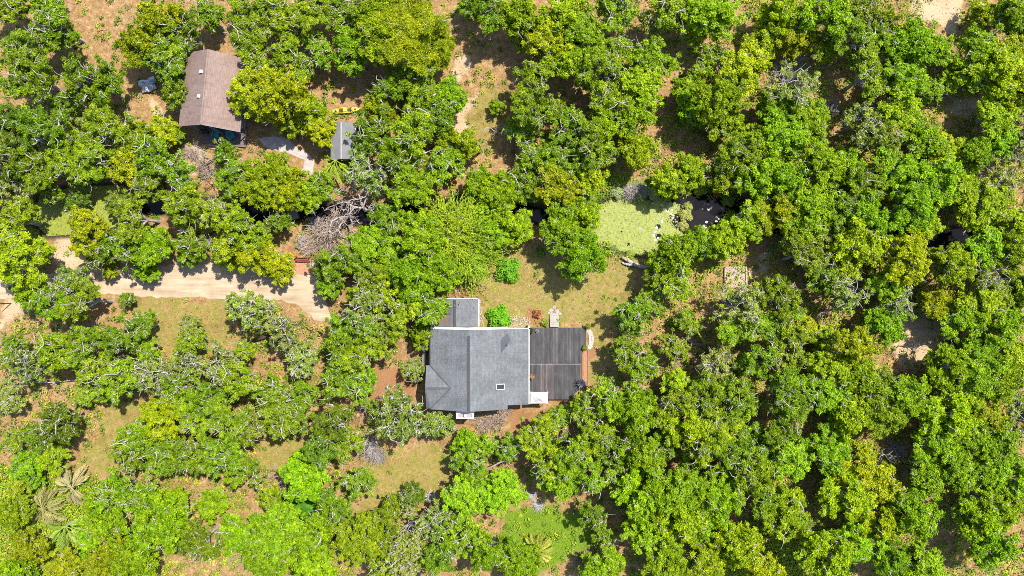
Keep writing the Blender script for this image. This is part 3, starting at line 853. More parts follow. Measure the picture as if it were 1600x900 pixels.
# low raised patch, a roof shadow put into its dark colour; pipe, east slope
pz = lambda x: main_z(x) + .012
shade_mb = MB().add([(-1.30, -5.95, pz(-1.30)), (-.62, -5.30, pz(-.62)), (-.55, -5.15, pz(-.55)), (-.16, -6.05, pz(-.16) + .02), (-.62, -6.75, pz(-.62)), (-1.30, -7.55, pz(-1.30)), (-.78, -6.1, pz(-.78) + .10)],
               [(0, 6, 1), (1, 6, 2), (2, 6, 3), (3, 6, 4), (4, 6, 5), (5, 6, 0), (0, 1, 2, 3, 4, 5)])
shade_o = wpart(shade_mb, "roof_shade_patch", M_PATCH, house)
wpart(MB().cyl((-.62, -6.55), .06, .06, 3.2, 3.6, 8), "vent_pipe", M_DARK, house)
wpart(MB().cyl((-1.06, -11.25), .05, .05, 3.3, 3.75, 8), "vent_pipe", M_DARK, house)
# skylight
sx, sy = P(782, 604, 3.45)[:2]
fr = MB(); zz = main_z(sx)
for a in ((sx - .47, sy - .33, sx + .47, sy - .27), (sx - .47, sy + .27, sx + .47, sy + .33), (sx - .47, sy - .27, sx - .41, sy + .27), (sx + .41, sy - .27, sx + .47, sy + .27)):
    fr.prism([(a[0], a[1]), (a[2], a[1]), (a[2], a[3]), (a[0], a[3])], zz - .3, [main_z(a[0]) + .17, main_z(a[2]) + .17, main_z(a[2]) + .17, main_z(a[0]) + .17])
sk = wpart(fr, "skylight", M_TRIM, house)
pane = slab([(sx - .40, sy - .26, main_z(sx - .4) + .13), (sx + .40, sy - .26, main_z(sx + .4) + .13), (sx + .40, sy + .26, main_z(sx + .4) + .13), (sx - .40, sy + .26, main_z(sx - .4) + .13)], .03)
link(bpy.data.objects.new("pane", pane.mesh("pane", M_GLASS)), sk)
# walls (gabled profile run from north to south)
prof = [(-8.95, 0), (1.45, 0), (1.45, main_z(1.45) - .17), (-.52, main_z(-.52) - .17), (RX, RZ - .18), (-8.95, main_z(-8.95) - .17)]
w = MB(); n = len(prof)
w.add([(x, YN - .3, z) for x, z in prof] + [(x, -13.45, z) for x, z in prof],
      [tuple(range(n)), tuple(range(2 * n - 1, n - 1, -1))] + [((i + 1) % n, i, n + i, n + (i + 1) % n) for i in range(n)])
wpart(w, "wall", M_WALL, house)
wpart(MB().prism([(-9.72, ay - 2.2), (-9.45, ay - 2.2), (-9.45, ay + 2.2), (-9.72, ay + 2.2)], .3, [2.9, 2.9, 2.9, 2.9]), "bay_wall", M_WALL, house)
# white north rake board and gutters
rk = MB()
for xa, xb in ((-9.42, RX), (RX, 1.93)):
    steps = [xa, xb] if xb == RX else [xa, -.52, xb]
    for a, b in zip(steps[:-1], steps[1:]):
        wd = .27 if a < -4.9 else (.2 if a < -1 else .12)
        rk.add([(a, YN + .03, main_z(a) + .035), (b, YN + .03, main_z(b) + .035), (b, YN + .03 + wd, main_z(b) + .035), (a, YN + .03 + wd, main_z(a) + .035),
                (a, YN + .03, main_z(a) - .25), (b, YN + .03, main_z(b) - .25), (b, YN + .03 + wd, main_z(b) - .25), (a, YN + .03 + wd, main_z(a) - .25)],
               [(0, 1, 2, 3), (7, 6, 5, 4), (0, 4, 5, 1), (1, 5, 6, 2), (2, 6, 7, 3), (3, 7, 4, 0)])
wpart(rk, "rake_board", M_WHITE, house)
wpart(MB().box(1.935, -13.5, 2.56, 2.03, YN + .02, main_z(1.93) + .02), "gutter", M_TRIM, house)
wpart(MB().box(1.85, YN + .17, .2, 2.05, YN + .38, 2.8), "downspout", M_WHITE, house)
wpart(MB().box(-9.53, -8.9, 2.98, -9.43, YN, 3.10), "gutter", M_PATCH, house)
for y0 in (-6.2, -8.0, -10.4, -12.2):
    f = wpart(MB().box(1.452, y0 - .6, .75, 1.50, y0 + .6, 2.3), "window", M_WHITE, house)
    link(bpy.data.objects.new("pane", MB().box(1.501, y0 - .5, .85, 1.512, y0 + .5, 2.2).mesh("pane", M_GLASS)), f)
for x0 in (-7.4, -3.4, -.9):
    f = wpart(MB().box(x0 - .6, -13.50, .9, x0 + .6, -13.452, 2.2), "window", M_WHITE, house)
    link(bpy.data.objects.new("pane", MB().box(x0 - .5, -13.512, 1.0, x0 + .5, -13.501, 2.1).mesh("pane", M_GLASS)), f)
# north wing
WXR, WZ = -6.62, 3.35
def wing_z(x): return WZ - .24 * abs(x - WXR)
y0, y1 = -4.49, -1.27
wpart(slab([(WXR, y1, WZ), (-9.35, y1, wing_z(-9.35)), (-9.35, y0, wing_z(-9.35)), (WXR, y0, WZ)], .13), "roof_slope", M_ROOF_RUST, house)
wpart(slab([(-3.95, y1, wing_z(-3.95)), (WXR + .001, y1, WZ), (WXR + .001, y0, WZ), (-3.95, y0, wing_z(-3.95))], .13), "roof_slope", M_ROOF, house)
wcap = MB()
for k in range(14): wcap.box(WXR - .14, y1 - .08 - k * .222 - .2, WZ - .03, WXR + .14, y1 - .08 - k * .222, WZ + .04)
wpart(wcap, "ridge_vent", M_RIDGE, house)['kind'] = 'stuff'
bx, by = -7.15, -2.95
for s, ye in ((1, -1.5), (-1, -4.3)):
    pts = [(bx, by, wing_z(bx) + .012), (-9.38, by, wing_z(bx) + .012), (-9.38, ye, wing_z(-9.35) + .012)]
    if s < 0: pts.reverse()
    wpart(slab(pts, .08), "roof_slope", M_ROOF_RUST, house)
wpart(MB().beam((bx + .2, by, wing_z(bx) + .03), (-9.38, by, wing_z(bx) + .03), .16, .04), "ridge_cap", M_PATCH, house)
wpart(MB().beam((bx, by, wing_z(bx) + .02), (-8.9, -1.75, wing_z(-8.9) + .02), .12, .03), "valley_strip", M_PATCH, house)
wpart(MB().box(-9.0, y0, 0, -4.3, y1 - .35, 2.55), "wall", M_WALL, house)
wpart(MB().box(-3.948, y0 + .02, 2.45, -3.80, y1 + .02, wing_z(-3.95) + .02), "fascia", M_TRIM, house)
wpart(MB().box(-9.35, y1 + .003, wing_z(-9.35) - .1, -3.95, y1 + .07, wing_z(-9.35) + .08), "fascia", M_TRIM, house)
wpart(MB().cyl(P(740, 481, 3)[:2], .06, .05, 2.6, 2.95, 8), "vent_pipe", M_DARK, house)

# ------------------------------------------------------------------ timber deck
deck = empty("deck", (5.4, -9.1, 0), 0, "weathered dark timber deck on the right side of the grey-roofed house", "deck")
rd = random.Random(4)
BW = .15
nb = int((8.93 - 2.06) / BW)
bcache = {}
DZ = .62
for row in (0, 1):
    for i in range(nb):
        x = 2.06 + i * BW
        if row == 0:
            a, b = -9.03, -4.73
            if x > 8.25: a = -6.95
        else:
            if x > 8.15: continue
            b = -9.17
            a = -13.30 if x < 6.85 else -13.15 + (x - 6.85) * .95
        L = round(b - a, 2)
        if L not in bcache: bcache[L] = MB().box(0, 0, -.04, BW - .014, L, 0).mesh("board", M_BOARD)
        o = link(bpy.data.objects.new("board", bcache[L]), deck)
        o.location = (x - 5.4, a + 9.1, DZ + rd.uniform(-.006, .006))
        g = .060 * rd.uniform(.84, 1.18)
        wv = rd.uniform(0, 1)
        col = (g * 1.03, g, g * 1.03)
        if rd.random() < .07 or (row == 0 and 4.62 < x < 5.5 and rd.random() < .8): col = (g * 1.5, g * 1.4, g * 1.35)
        if row == 1 and 3.3 < x < 5.0: col = (col[0] * 1.3, col[1] * 1.14, col[2] * 1.12)
        o.color = (*col, 1)
tb = wpart(MB().box(2.06, -9.16, DZ - .04, 8.2, -9.04, DZ + .003), "trim_board", M_BOARD, deck); tb.color = (.15, .14, .135, 1)
sk = MB().prism([(2.08, -4.76), (2.08, -13.2), (6.8, -13.2), (8.12, -11.95), (8.12, -6.98), (8.85, -6.98), (8.85, -4.76)], .0, DZ - .05)
wpart(sk, "skirt", M_BROWNW, deck)
for x, y, x2, y2 in ((8.30, -6.98, 8.30, -11.75), (8.32, -11.75, 6.92, -13.14)):
    o = wpart(MB().beam((x, y, DZ - .06), (x2, y2, DZ - .06), .05, .16), "edge_board", M_BOARD, deck); o.color = (.07, .065, .062, 1)

# white shade canopy on the deck
cx, cy = 3.16, -12.85
can = empty("shade_canopy", (cx, cy, DZ), 0, "white square fabric shade canopy at the house-side bottom corner of the deck", "canopy")
nu, nv = 22, 16
u, v = np.meshgrid(np.linspace(-1, 1, nu), np.linspace(-1, 1, nv))
h = 1 - np.maximum(np.abs(u), np.abs(v))
Z = 1.62 + .42 * h - .10 * np.sin(h * PI) + .020 * np.sin(u * 9 + v * 5) * (h > .02) + .035 * np.exp(-((u + .12) ** 2 + (v + .2) ** 2) * 14) * np.sin(u * 24)
X = u * (1.10 - .07 * (1 - v * v)); Y = v * (.72 - .04 * (1 - u * u))
idx = np.arange(nu * nv).reshape(nv, nu)
fm = mesh_np("fabric", np.stack([X, Y, Z], -1).reshape(-1, 3), np.stack([idx[:-1, :-1], idx[:-1, 1:], idx[1:, 1:], idx[1:, :-1]], -1).reshape(-1, 4), plain("white_canvas", (.40, .385, .365), .07, 3, .85, .2), smooth=True)
fo = link(bpy.data.objects.new("fabric", fm), can)
md = fo.modifiers.new("solid", 'SOLIDIFY'); md.thickness = .02
for sx_ in (-1, 1):
    for sy_ in (-1, 1):
        MB().cyl((sx_ * 1.02, sy_ * .66), .03, .03, 0, 1.62, 8).build("pole", M_WHITE, can)

# white chimney chase on the south wall, with a round flue cap
fx, fy = P(726.5, 648, 3.6)[:2]
ch = wpart(MB().box(fx - .98, fy - .40, 0, fx + .98, fy + .44, 3.46), "chimney", M_WHITE, house)
for q in ((-1.02, .12, 1.02, .46), (-1.02, -.46, -.82, .118), (.78, -.46, 1.02, .118), (-.818, -.46, .778, -.33)):
    link(bpy.data.objects.new("chimney_rim", MB().box(fx + q[0], fy + q[1], 3.461, fx + q[2], fy + q[3], 3.60).mesh("chimney_rim", M_WHITE)), ch)
link(bpy.data.objects.new("chimney_pan", MB().box(fx - .81, fy - .325, 3.462, fx + .77, fy + .115, 3.50).mesh("chimney_pan", plain("grey_pan", (.30, .25, .25), .1))), ch)
link(bpy.data.objects.new("flue_cap", MB().cyl((fx + .02, fy - .10), .10, .10, 3.501, 3.68, 14).cyl((fx + .02, fy - .10), .18, .13, 3.681, 3.74, 14).mesh("flue_cap", M_WHITE)), ch)
# leaves and twigs that have dropped on the shingles
rg_ = np.random.default_rng(77)
q = rg_.uniform(0, 1, (520, 2)); xs = -9.3 + q[:, 0] ** 1.5 * 11.0; ys = YN - .1 - q[:, 1] ** 1.2 * 8.6
zs = np.array([main_z(x) for x in xs]) + .02
_v, _f = leaves(np.stack([xs, ys, zs], 1), np.array([0, 0, 1.0]) + rg_.normal(0, .2, (520, 3)), unit(rg_, 520), rg_.uniform(.07, .17, 520), .06)
_c = np.array([(.10, .075, .05), (.20, .14, .09), (.05, .045, .04)])[rg_.integers(0, 3, 520)]
db = link(bpy.data.objects.new("leaf_debris", mesh_np("leaf_debris", _v, _f, M_LEAF_ATTR, {"v": ('FACE', 'FLOAT', np.full(520, .5)), "col": ('FACE', 'FLOAT_COLOR', np.concatenate([_c, np.ones((520, 1))], 1))})), house)
db.location = -Vector(house.location); db['kind'] = 'stuff'

# side landing, west of the house
ld = empty("side_landing", (-10.45, -7.8, 0), 0, "narrow grey timber landing along the left wall of the house", "landing")
for k in range(3): MB().box(-.26 + k * .175, -1.5, .85, -.26 + k * .175 + .16, 1.45, .90).build("plank", M_GREYW, ld)
for y in (-1.35, 0, 1.3):
    for x in (-.2, .2): MB().box(x - .045, y - .045, 0, x + .045, y + .045, .849).build("post", M_GREYW, ld)
bw = empty("wooden_platform", (P(650, 588)[0], P(650, 588)[1], 0), 0, "low dark brown timber platform by the left wall of the house", "platform")
for k in range(6): MB().box(-.75 + k * .24, -.9 + .05 * (k % 2), .12, -.75 + k * .24 + .22, .95 - .06 * k, .2).build("plank", M_BROWNW, bw)
MB().box(-.70, -.6, 0, .62, .5, .119).build("frame", M_BROWNW, bw)

# ------------------------------------------------------------------ steps, edging and plants round the deck
ramp = empty("garden_steps", (P(866, 501)[0], P(866, 501)[1], 0), 0, "pale concrete steps leading from the lawn up to the deck", "steps")
for k in range(6): MB().box(-.53 + .02 * (k % 2), .62 - k * .27, 0, .53 + .02 * (k % 2), .62 - k * .27 + .255, .10 + .055 * k).build("step", M_CONC, ramp)
for k, (dx, dy, a, b) in enumerate(((-.35, 1.18, .32, .24), (.38, 1.12, .3, .2), (.02, 1.62, .26, .2), (-.62, .95, .2, .18), (.72, .85, .2, .16))):
    m = MB(); m.cyl((dx, dy), a, a * .9, -.02, .05, 7); m.build("flagstone", M_CONC, ramp)
M_PINK = plain("pinkish_stone_border", (.43, .345, .31), .2, 3, .9, .1, .2)
pv = empty("stone_border", (P(921, 530)[0], P(921, 530)[1], 0), 0, "pale curved stone border hugging the top right corner of the deck", "border")
rr = random.Random(9)
for k in range(11):
    t = k / 10; yy = 1.05 - 2.1 * t; xx = .12 + .34 * math.sin(t * PI)
    for j in range(2):
        m = MB(); rad = rr.uniform(.17, .23)
        m.cyl((xx - .28 * j + rr.uniform(-.04, .04) - .05, yy + rr.uniform(-.05, .05)), rad, rad * .8, -.02, .07 + rr.uniform(0, .05), 7)
        m.build("stone", M_PINK, pv)
sheet("mulch_bed", [(911, 548), (918, 545), (919, 603), (911, 605)], .008, M_MULCH, jitter=.6, seed=8)
ed = empty("brick_edging", (P(917, 575)[0], P(917, 575)[1], 0), 0, "line of small red bricks edging the mulch bed right of the deck", "edging")
brk = MB().box(-.05, -.10, 0, .05, .10, .09).mesh("brick", plain("old_brick", (.30, .15, .10), .25, 6))
for k in range(19):
    o = link(bpy.data.objects.new("brick", brk), ed); o.location = (.12 + rr.uniform(-.015, .015), 2.1 - k * .222, 0); o.rotation_euler = (0, 0, rr.uniform(-.12, .12))


def ball_meshes(seed, R, H, leaf=.17, n=900, wood=True):
    rng = np.random.default_rng(seed)
    d = unit(rng, n); d[:, 2] = np.abs(d[:, 2])
    lob = .86 + .16 * np.sin(4 * np.arctan2(d[:, 1], d[:, 0]) + 3 * d[:, 2])
    p = d * np.array([R, R, H]) * (lob * rng.uniform(.62, 1.05, n) )[:, None] + [0, 0, .06]
    nr = d * .7 + [0, 0, .5] + rng.normal(0, .45, (n, 3))
    v, f = leaves(p, nr, unit(rng, n), rng.uniform(.7, 1.3, n) * leaf, rng.uniform(.5, .75, n) * leaf)
    cr = mesh_np("foliage", v, f, M_LEAF, {"v": ('FACE', 'FLOAT', np.clip(.5 + rng.normal(0, .16, n), 0, 1))})
    ln = []
    for k in range(7):
        a = rng.uniform(0, 6.28); e = np.array([np.cos(a) * R * .6, np.sin(a) * R * .6, H * .7])
        t = np.linspace(0, 1, 4)[:, None]
        ln.append((e * t + rng.normal(0, .03, (4, 3)) * t - [0, 0, .05], np.linspace(.035, .012, 4)))
    tv, tf = tubes(ln, 5)
    return cr, mesh_np("stem", tv, tf, M_BARK, smooth=True)


BALLS = [ball_meshes(50 + k, 1, .85, .16, 2400) for k in range(3)]
SMALL = [ball_meshes(60 + k, 1, .9, .34, 420) for k in range(3)]


def shrub(px, py, r, col, label, z=0.0, flat=1.0, group=None, small=False, name="shrub", cat="shrub", hz=.5):
    rm = r / PPM
    x, y, _ = P(px, py, z + rm * hz)
    root = empty(name, (x, y, z), random.uniform(0, 6.28), label, cat, group)
    root.scale = (rm, rm, rm * flat)
    cr, stm = random.choice(SMALL if small else BALLS)
    link(bpy.data.objects.new("stem", stm), root)
    c = link(bpy.data.objects.new("foliage", cr), root); c.color = (*col, 1)
    return root


shrub(793, 422, 22, (.085, .22, .010), "round bright green bush alone on the lawn, its shadow at its left")
shrub(779, 497, 21, (.095, .25, .008), "round vivid green bush in the corner between wing roof and house")
shrub(851, 505, 7, (.13, .17, .02), "small olive shrub beside the concrete steps", small=True)
shrub(839, 491, 8, (.20, .075, .035), "reddish brown dry shrub on pale mulch near the concrete steps", small=True)
shrub(845, 395, 8, (.10, .18, .02), "small green shrub at the top edge of the lawn", small=True)


def pot_plant(px, py, r, col, pot, label, z, spiky=False):
    x, y, _ = P(px, py, z + .4)
    root = empty("pot_plant", (x, y, z), 0, label, "pot plant", "pot plants round the deck")
    rm = r / PPM
    MB().cyl((0, 0), rm * .5, rm * .62, 0, .32, 12).build("pot", pot, root)
    if spiky:
        for k in range(16):
            a = k * 2.4; L = rm * random.uniform(.85, 1.25); m = MB()
            c, s = math.cos(a), math.sin(a)
            for q in range(3):
                t0, t1 = q / 3, (q + 1) / 3
                w0, w1 = .07 * (1 - t0 * .8), .07 * (1 - t1 * .9)
                z0, z1 = .34 + .5 * L * math.sin(t0 * 2.4), .34 + .5 * L * math.sin(t1 * 2.4)
                m.add([(c * L * t0 - s * w0, s * L * t0 + c * w0, z0), (c * L * t0 + s * w0, s * L * t0 - c * w0, z0), (c * L * t1 + s * w1, s * L * t1 - c * w1, z1), (c * L * t1 - s * w1, s * L * t1 + c * w1, z1)], [(0, 1, 2, 3)])
            o = m.build("leaf", M_LEAFBLUE, root)
    else:
        cr, stm = SMALL[0]
        c = link(bpy.data.objects.new("foliage", cr), root); c.scale = (rm, rm, rm); c.location = (0, 0, .25); c.color = (*col, 1)


M_LEAFBLUE = plain("blue_grey_leaf", (.030, .036, .060), .3, 4, .5, .4)
pot_plant(918.5, 510, 5, (.10, .12, .014), M_DARK, "round olive pot plant at the top right corner of the deck", DZ)
pot_plant(914, 544, 5, (.11, .14, .014), M_DARK, "round green pot plant halfway down the deck's right edge", DZ)
pot_plant(831, 589, 4.5, (.24, .12, .06), M_TAN, "brown clay pot with a dry plant against the house side", DZ)
pot_plant(908, 599, 10, (0, 0, 0), M_DARK, "dark blue spiky pot plant at the bottom right of the deck", DZ, True)
pot_plant(829, 517, 5, (.025, .03, .012), M_DARK, "very dark pot plant in the deck's top left corner", DZ)
bk = empty("bucket", P(839, 517, DZ), 0, "small white bucket on the deck near the house corner", "bucket")
m = MB().cyl((0, 0), .13, .17, 0, .3, 14); m.build("bucket", M_WHITE, bk)
MB().cyl((0, 0), .15, .15, .301, .31, 14).build("lid", M_DARK, bk)

# ------------------------------------------------------------------ brown-roofed cottage
RA = -math.radians(5.6)
cot = empty("cottage", (-34.75, 22.75, 0), RA, "brown-roofed cottage with two roof vents and a porch, top left of the photo", "cottage")
M_BROOF = shingle_material("brown_shingles", (.225, .157, .130), (.265, .190, .160))
M_COTW = plain("blue_grey_siding", (.20, .225, .235), .1, 3, .8, .25)
M_PORCH = plain("porch_boards", (.16, .125, .115), .25, 5, .9, .15, .3)
HL, HW, EZ, CZ = 4.25, 3.58, 2.75, 5.0
for s in (-1, 1):
    p = [(0, -HL, CZ), (s * HW, -HL, EZ), (s * HW, HL, EZ), (0, HL, CZ)]
    if s < 0: p.reverse()
    p = [(q[0] + (0 if q[0] else .0005 * s), q[1], q[2]) for q in p]
    slab(p, .14).build("roof_slope", M_BROOF, cot)
MB().beam((.02, -HL, CZ + .012), (.02, HL, CZ + .012), .16, .05).build("ridge_cap", M_BROOF, cot)
hw = HW - .35
wl_ = MB()
pf = [(-hw, .3), (hw, .3), (hw, EZ + .05), (0, CZ - .17), (-hw, EZ + .05)]
wl_.add([(x, HL - .3, z) for x, z in pf] + [(x, -HL + .75, z) for x, z in pf], [(4, 3, 2, 1, 0)[::-1], (9, 8, 7, 6, 5)] + [((i + 1) % 5, i, 5 + i, 5 + (i + 1) % 5) for i in range(5)])
wl_.build("wall", M_COTW, cot)
for s in (-1, 1):
    MB().beam((s * .01, -HL - .03, CZ - .12), (s * HW, -HL - .03, EZ - .12), .05, .20).build("rake_board", M_COTW, cot)
for y in (1.75, -1.05):
    o = MB().box(-.82, y - .16, CZ - .75, -.50, y + .16, CZ - .28).build("roof_vent", M_WHITE, cot, .02)
    MB().box(-.84, y - .18, CZ - .28, -.48, y + .18, CZ - .24).build("vent_cap", M_WHITE, o)
dr = MB().box(-.45, -HL + .70, .3, .45, -HL + .748, 2.35).build("door", M_BROWNW, cot)
link(bpy.data.objects.new("handle", MB().cyl((.35, -HL + .67), .03, .03, 1.2, 1.28, 8).mesh("handle", M_DARK)), dr)
for x0 in (-2.1, 2.0):
    f = MB().box(x0 - .55, -HL + .70, 1.1, x0 + .55, -HL + .748, 2.2).build("window", M_WHITE, cot)
    link(bpy.data.objects.new("pane", MB().box(x0 - .47, -HL + .688, 1.18, x0 + .47, -HL + .699, 2.12).mesh("pane", M_GLASS)), f)
for k in range(13):
    MB().box(-1.95 + .0, -HL - 1.35 + k * .165, .22, 3.4, -HL - 1.35 + k * .165 + .152, .28).build("porch_board", M_PORCH, cot)
MB().box(-1.9, -HL - 1.3, 0, 3.35, -HL + .7, .2).build("porch_base", M_BROWNW, cot)
for x in (-1.8, .7, 3.25):
    MB().box(x - .06, -HL - .12, .281, x + .06, -HL + .0, EZ if abs(x) > 1 else 4.2).build("porch_post", M_COTW, cot)
for k, (xa, xb) in enumerate(((-1.1, .85), (-1.15, .7))):
    MB().box(xa, -HL - 1.62 - k * .3, .0, xb, -HL - 1.40 - k * .3, .20 - .08 * k).build("porch_step", M_PALEW, cot)
for k, (xa, xb) in enumerate(((1.2, 2.3), (1.0, 2.2))):
    MB().box(xa, -HL - 1.60 - k * .32, .0, xb, -HL - 1.42 - k * .32, .12 - .05 * k).build("porch_step", M_GREYW, cot)

M_TEAL = plain("teal_paint", (.02, .26, .27), .15, 4, .5, .4)


def chair(px, py, rz, label):
    x, y, _ = P(px, py, .6)
    r = empty("garden_chair", (x, y, .285), rz, label, "chair", "teal chairs on the cottage porch")
    for k in range(5): MB().box(-.28, -.30 + k * .125, .34 - k * .02, .28, -.30 + k * .125 + .11, .365 - k * .02).build("seat_slat", M_TEAL, r)
    for k in range(5):
        xx = -.25 + k * .105
        MB().beam((xx + .04, .30, .26), (xx * 1.25 + .05, .56, 1.0 - .05 * abs(k - 2)), .09, .022).build("back_slat", M_TEAL, r)
    for s in (-1, 1):
        MB().box(s * .36 - .065, -.36, .55, s * .36 + .065, .42, .575).build("armrest", M_TEAL, r)
        MB().box(s * .34 - .03, -.33, 0, s * .34 + .03, -.25, .549).build("leg", M_TEAL, r)
        MB().box(s * .34 - .03, .28, 0, s * .34 + .03, .36, .549).build("leg", M_TEAL, r)
        MB().beam((s * .30, -.30, .30), (s * .30, .34, .22), .03, .1).build("side_rail", M_TEAL, r)


chair(337.5, 210, RA - .1, "left teal slatted garden chair on the cottage porch")
chair(361.5, 213, RA + .75, "right teal slatted garden chair, turned, on the cottage porch")
bb = empty("bench", (*P(322, 208)[:2], .285), RA, "dark bench in the shade at the left end of the porch", "bench")
MB().box(-.5, -.2, .38, .5, .2, .43).build("seat", M_DARK, bb)
for x in (-.42, .42): MB().box(x - .04, -.17, 0, x + .04, .17, .379).build("leg", M_DARK, bb)
MB().beam((-.5, .22, .75), (.5, .22, .75), .05, .3).build("backrest", M_DARK, bb)

# ------------------------------------------------------------------ small grey shed
shd = empty("shed", (-19.7, 17.1, 0), 0, "small grey-roofed garden shed with a dark front beside the white path", "shed")
M_SROOF = plain("grey_roll_roofing", (.155, .155, .158), .16, 1.2, .85, .2, .15)
rz_, ez_ = 2.95, 2.45
for s in (-1, 1):
    p = [(.0005 * s - .1, -2.12, rz_), (s * 1.45, -2.12, ez_), (s * 1.45, 2.15, ez_), (.0005 * s - .1, 2.15, rz_)]
    if s < 0: p.reverse()
    slab(p, .08).build("roof_slope", M_SROOF, shd)
MB().beam((-.1, -2.12, rz_ + .015), (-.1, 2.15, rz_ + .015), .14, .04).build("ridge_cap", M_CONC, shd)
MB().box(1.452, -2.1, ez_ - .12, 1.52, 2.14, ez_ + .02).build("fascia", M_TRIM, shd)
pf = [(-1.28, 0), (1.28, 0), (1.28, ez_ - .05), (-.1, rz_ - .1), (-1.28, ez_ - .05)]
sw = MB().add([(x, 2.0, z) for x, z in pf] + [(x, -1.95, z) for x, z in pf], [(0, 1, 2, 3, 4), (9, 8, 7, 6, 5)] + [((i + 1) % 5, i, 5 + i, 5 + (i + 1) % 5) for i in range(5)])
sw.build("wall", M_BROWNW, shd)
d_ = MB().box(-.6, -1.99, .05, .6, -1.952, 2.05).build("door", M_GREYW, shd)
link(bpy.data.objects.new("handle", MB().box(.4, -2.03, 1.0, .46, -1.991, 1.15).mesh("handle", M_DARK)), d_)

# ------------------------------------------------------------------ kayak
kx, ky, _ = P(541, 173)
kay = empty("kayak", (kx, ky, .02), math.radians(5), "yellow kayak lying on bare ground above the small grey shed", "kayak")
M_YEL = plain("yellow_plastic", (.50, .38, .03), .1, 2, .4, .4)
NS, NR = 25, 14
V = []
for i in range(NS):
    t = -1 + 2 * i / (NS - 1); hwid = .36 * (1 - abs(t) ** 2.3) ** .8 + .012; dep = .30 * (1 - .5 * abs(t) ** 3); rise = .12 * abs(t) ** 3
    for j in range(NR):
        a = 2 * PI * j / NR; c, s = math.cos(a), math.sin(a)
        zt = dep + rise + .06 * s * (1 - abs(t)) if s > 0 else dep + rise + s * dep * .95
        dip = -.12 if (s > .55 and (-.52 < t < -.2 or .08 < t < .42)) else 0
        V.append((t * 1.68, c * hwid, max(zt + dip, .0) if s <= 0 else zt + dip))
F = [(i * NR + j, i * NR + (j + 1) % NR, (i + 1) * NR + (j + 1) % NR, (i + 1) * NR + j) for i in range(NS - 1) for j in range(NR)]
F += [tuple(range(NR)), tuple(range(NS * NR - 1, (NS - 1) * NR - 1, -1))]
MB().add(V, F).build("hull", M_YEL, kay)
for x in (-.62, .42):
    MB().box(x - .2, -.17, .27, x + .2, .17, .33).build("seat", M_DARK, kay, .02)
    MB().beam((x + .24, -.18, .40), (x + .24, .18, .40), .05, .2).build("seat_back", M_DARK, kay)
for x in (-1.2, 1.15): MB().cyl((x, 0), .11, .10, .33, .40, 12).build("hatch", M_DARK, kay)
MB().beam((-1.5, -.16, .36), (1.3, -.22, .40), .02, .02).build("grab_line", M_DARK, kay)

# crumpled silver tarp
tx, ty, _ = P(233, 134)
nu = 30; u, v = np.meshgrid(np.linspace(-1, 1, nu), np.linspace(-1, 1, nu))
rng = np.random.default_rng(5)
Z = .25 + .35 * np.exp(-(u ** 2 + v ** 2) * 1.5) + .10 * np.sin(u * 7 + v * 4) + .07 * np.sin(v * 12 - u * 5) + rng.normal(0, .025, u.shape)
edge = 1 + .12 * np.sin(3 * np.arctan2(v, u)) + .06 * np.sin(7 * np.arctan2(v, u))
rr_ = np.maximum(np.abs(u), np.abs(v)) ; Z = Z * (1 - rr_ ** 4) + .02
idx = np.arange(nu * nu).reshape(nu, nu)
tt = NT("silver_blue_tarp")
tc = t_ = tt.ramp(tt.noise(2.2, 4, .7, tt.obj()), [(.40, (.34, .40, .48)), (.52, (.62, .66, .70)), (.62, (.20, .30, .46))])
M_TARP = tt.done(tt.bsdf(tc, .4, .5))
tm = mesh_np("tarp", np.stack([u * edge * .95, v * edge * .78, Z], -1).reshape(-1, 3), np.stack([idx[:-1, :-1], idx[:-1, 1:], idx[1:, 1:], idx[1:, :-1]], -1).reshape(-1, 4), M_TARP)
to = tag(link(bpy.data.objects.new("tarp", tm)), "crumpled silver and blue tarp on the ground left of the cottage", "tarp")
to.location = (tx, ty, .3); to.rotation_euler = (0, 0, .3)
md = to.modifiers.new("solid", 'SOLIDIFY'); md.thickness = .015

# white drum, life ring, pole, garden bed, red bench and patio, box
dx_, dy_, _ = P(1085, 111, .6)
dm = empty("drum", (dx_, dy_, 0), 0, "small white drum standing on brown ground in the upper right woods", "drum")
MB().cyl((0, 0), .30, .30, 0, .82, 20).build("body", M_WHITE, dm)
MB().cyl((0, 0), .33, .32, .821, .88, 20).build("lid", M_WHITE, dm)
MB().cyl((.1, .05), .05, .05, .881, .92, 8).build("cap", M_TRIM, dm)

rv, rf_ = [], []
NA, NB = 28, 10
for i in range(NA):
    for j in range(NB):
        a, b = 2 * PI * i / NA, 2 * PI * j / NB
        rad = .33 + .12 * math.cos(b)
        rv.append((rad * math.cos(a), rad * math.sin(a), .11 + .11 * math.sin(b)))
        rf_.append((i * NB + j, ((i + 1) % NA) * NB + j, ((i + 1) % NA) * NB + (j + 1) % NB, i * NB + (j + 1) % NB))
ro = MB().add(rv, rf_).build("life_ring", plain("cream_paint", (.66, .56, .36), .08, 2, .6, .3))
rx_, ry_, _ = P(630, 314); ro.location = (rx_, ry_, .0)
for p in ro.data.polygons: p.use_smooth = True
tag(ro, "cream ring lying on red ground by the bare dead tree", "ring")

px_, py_, _ = P(17, 474)
po = empty("pole", (px_, py_, 0), 0, "slim black pole beside the drive at the left edge", "pole")
MB().cyl((0, 0), .065, .05, 0, 2.6, 10).build("shaft", M_DARK, po)
MB().cyl((0, 0), .08, .08, 1.1, 1.18, 10).build("collar", M_DARK, po)
MB().box(-.02, -.16, 1.10, .02, .0, 1.16).build("bracket", M_DARK, po)

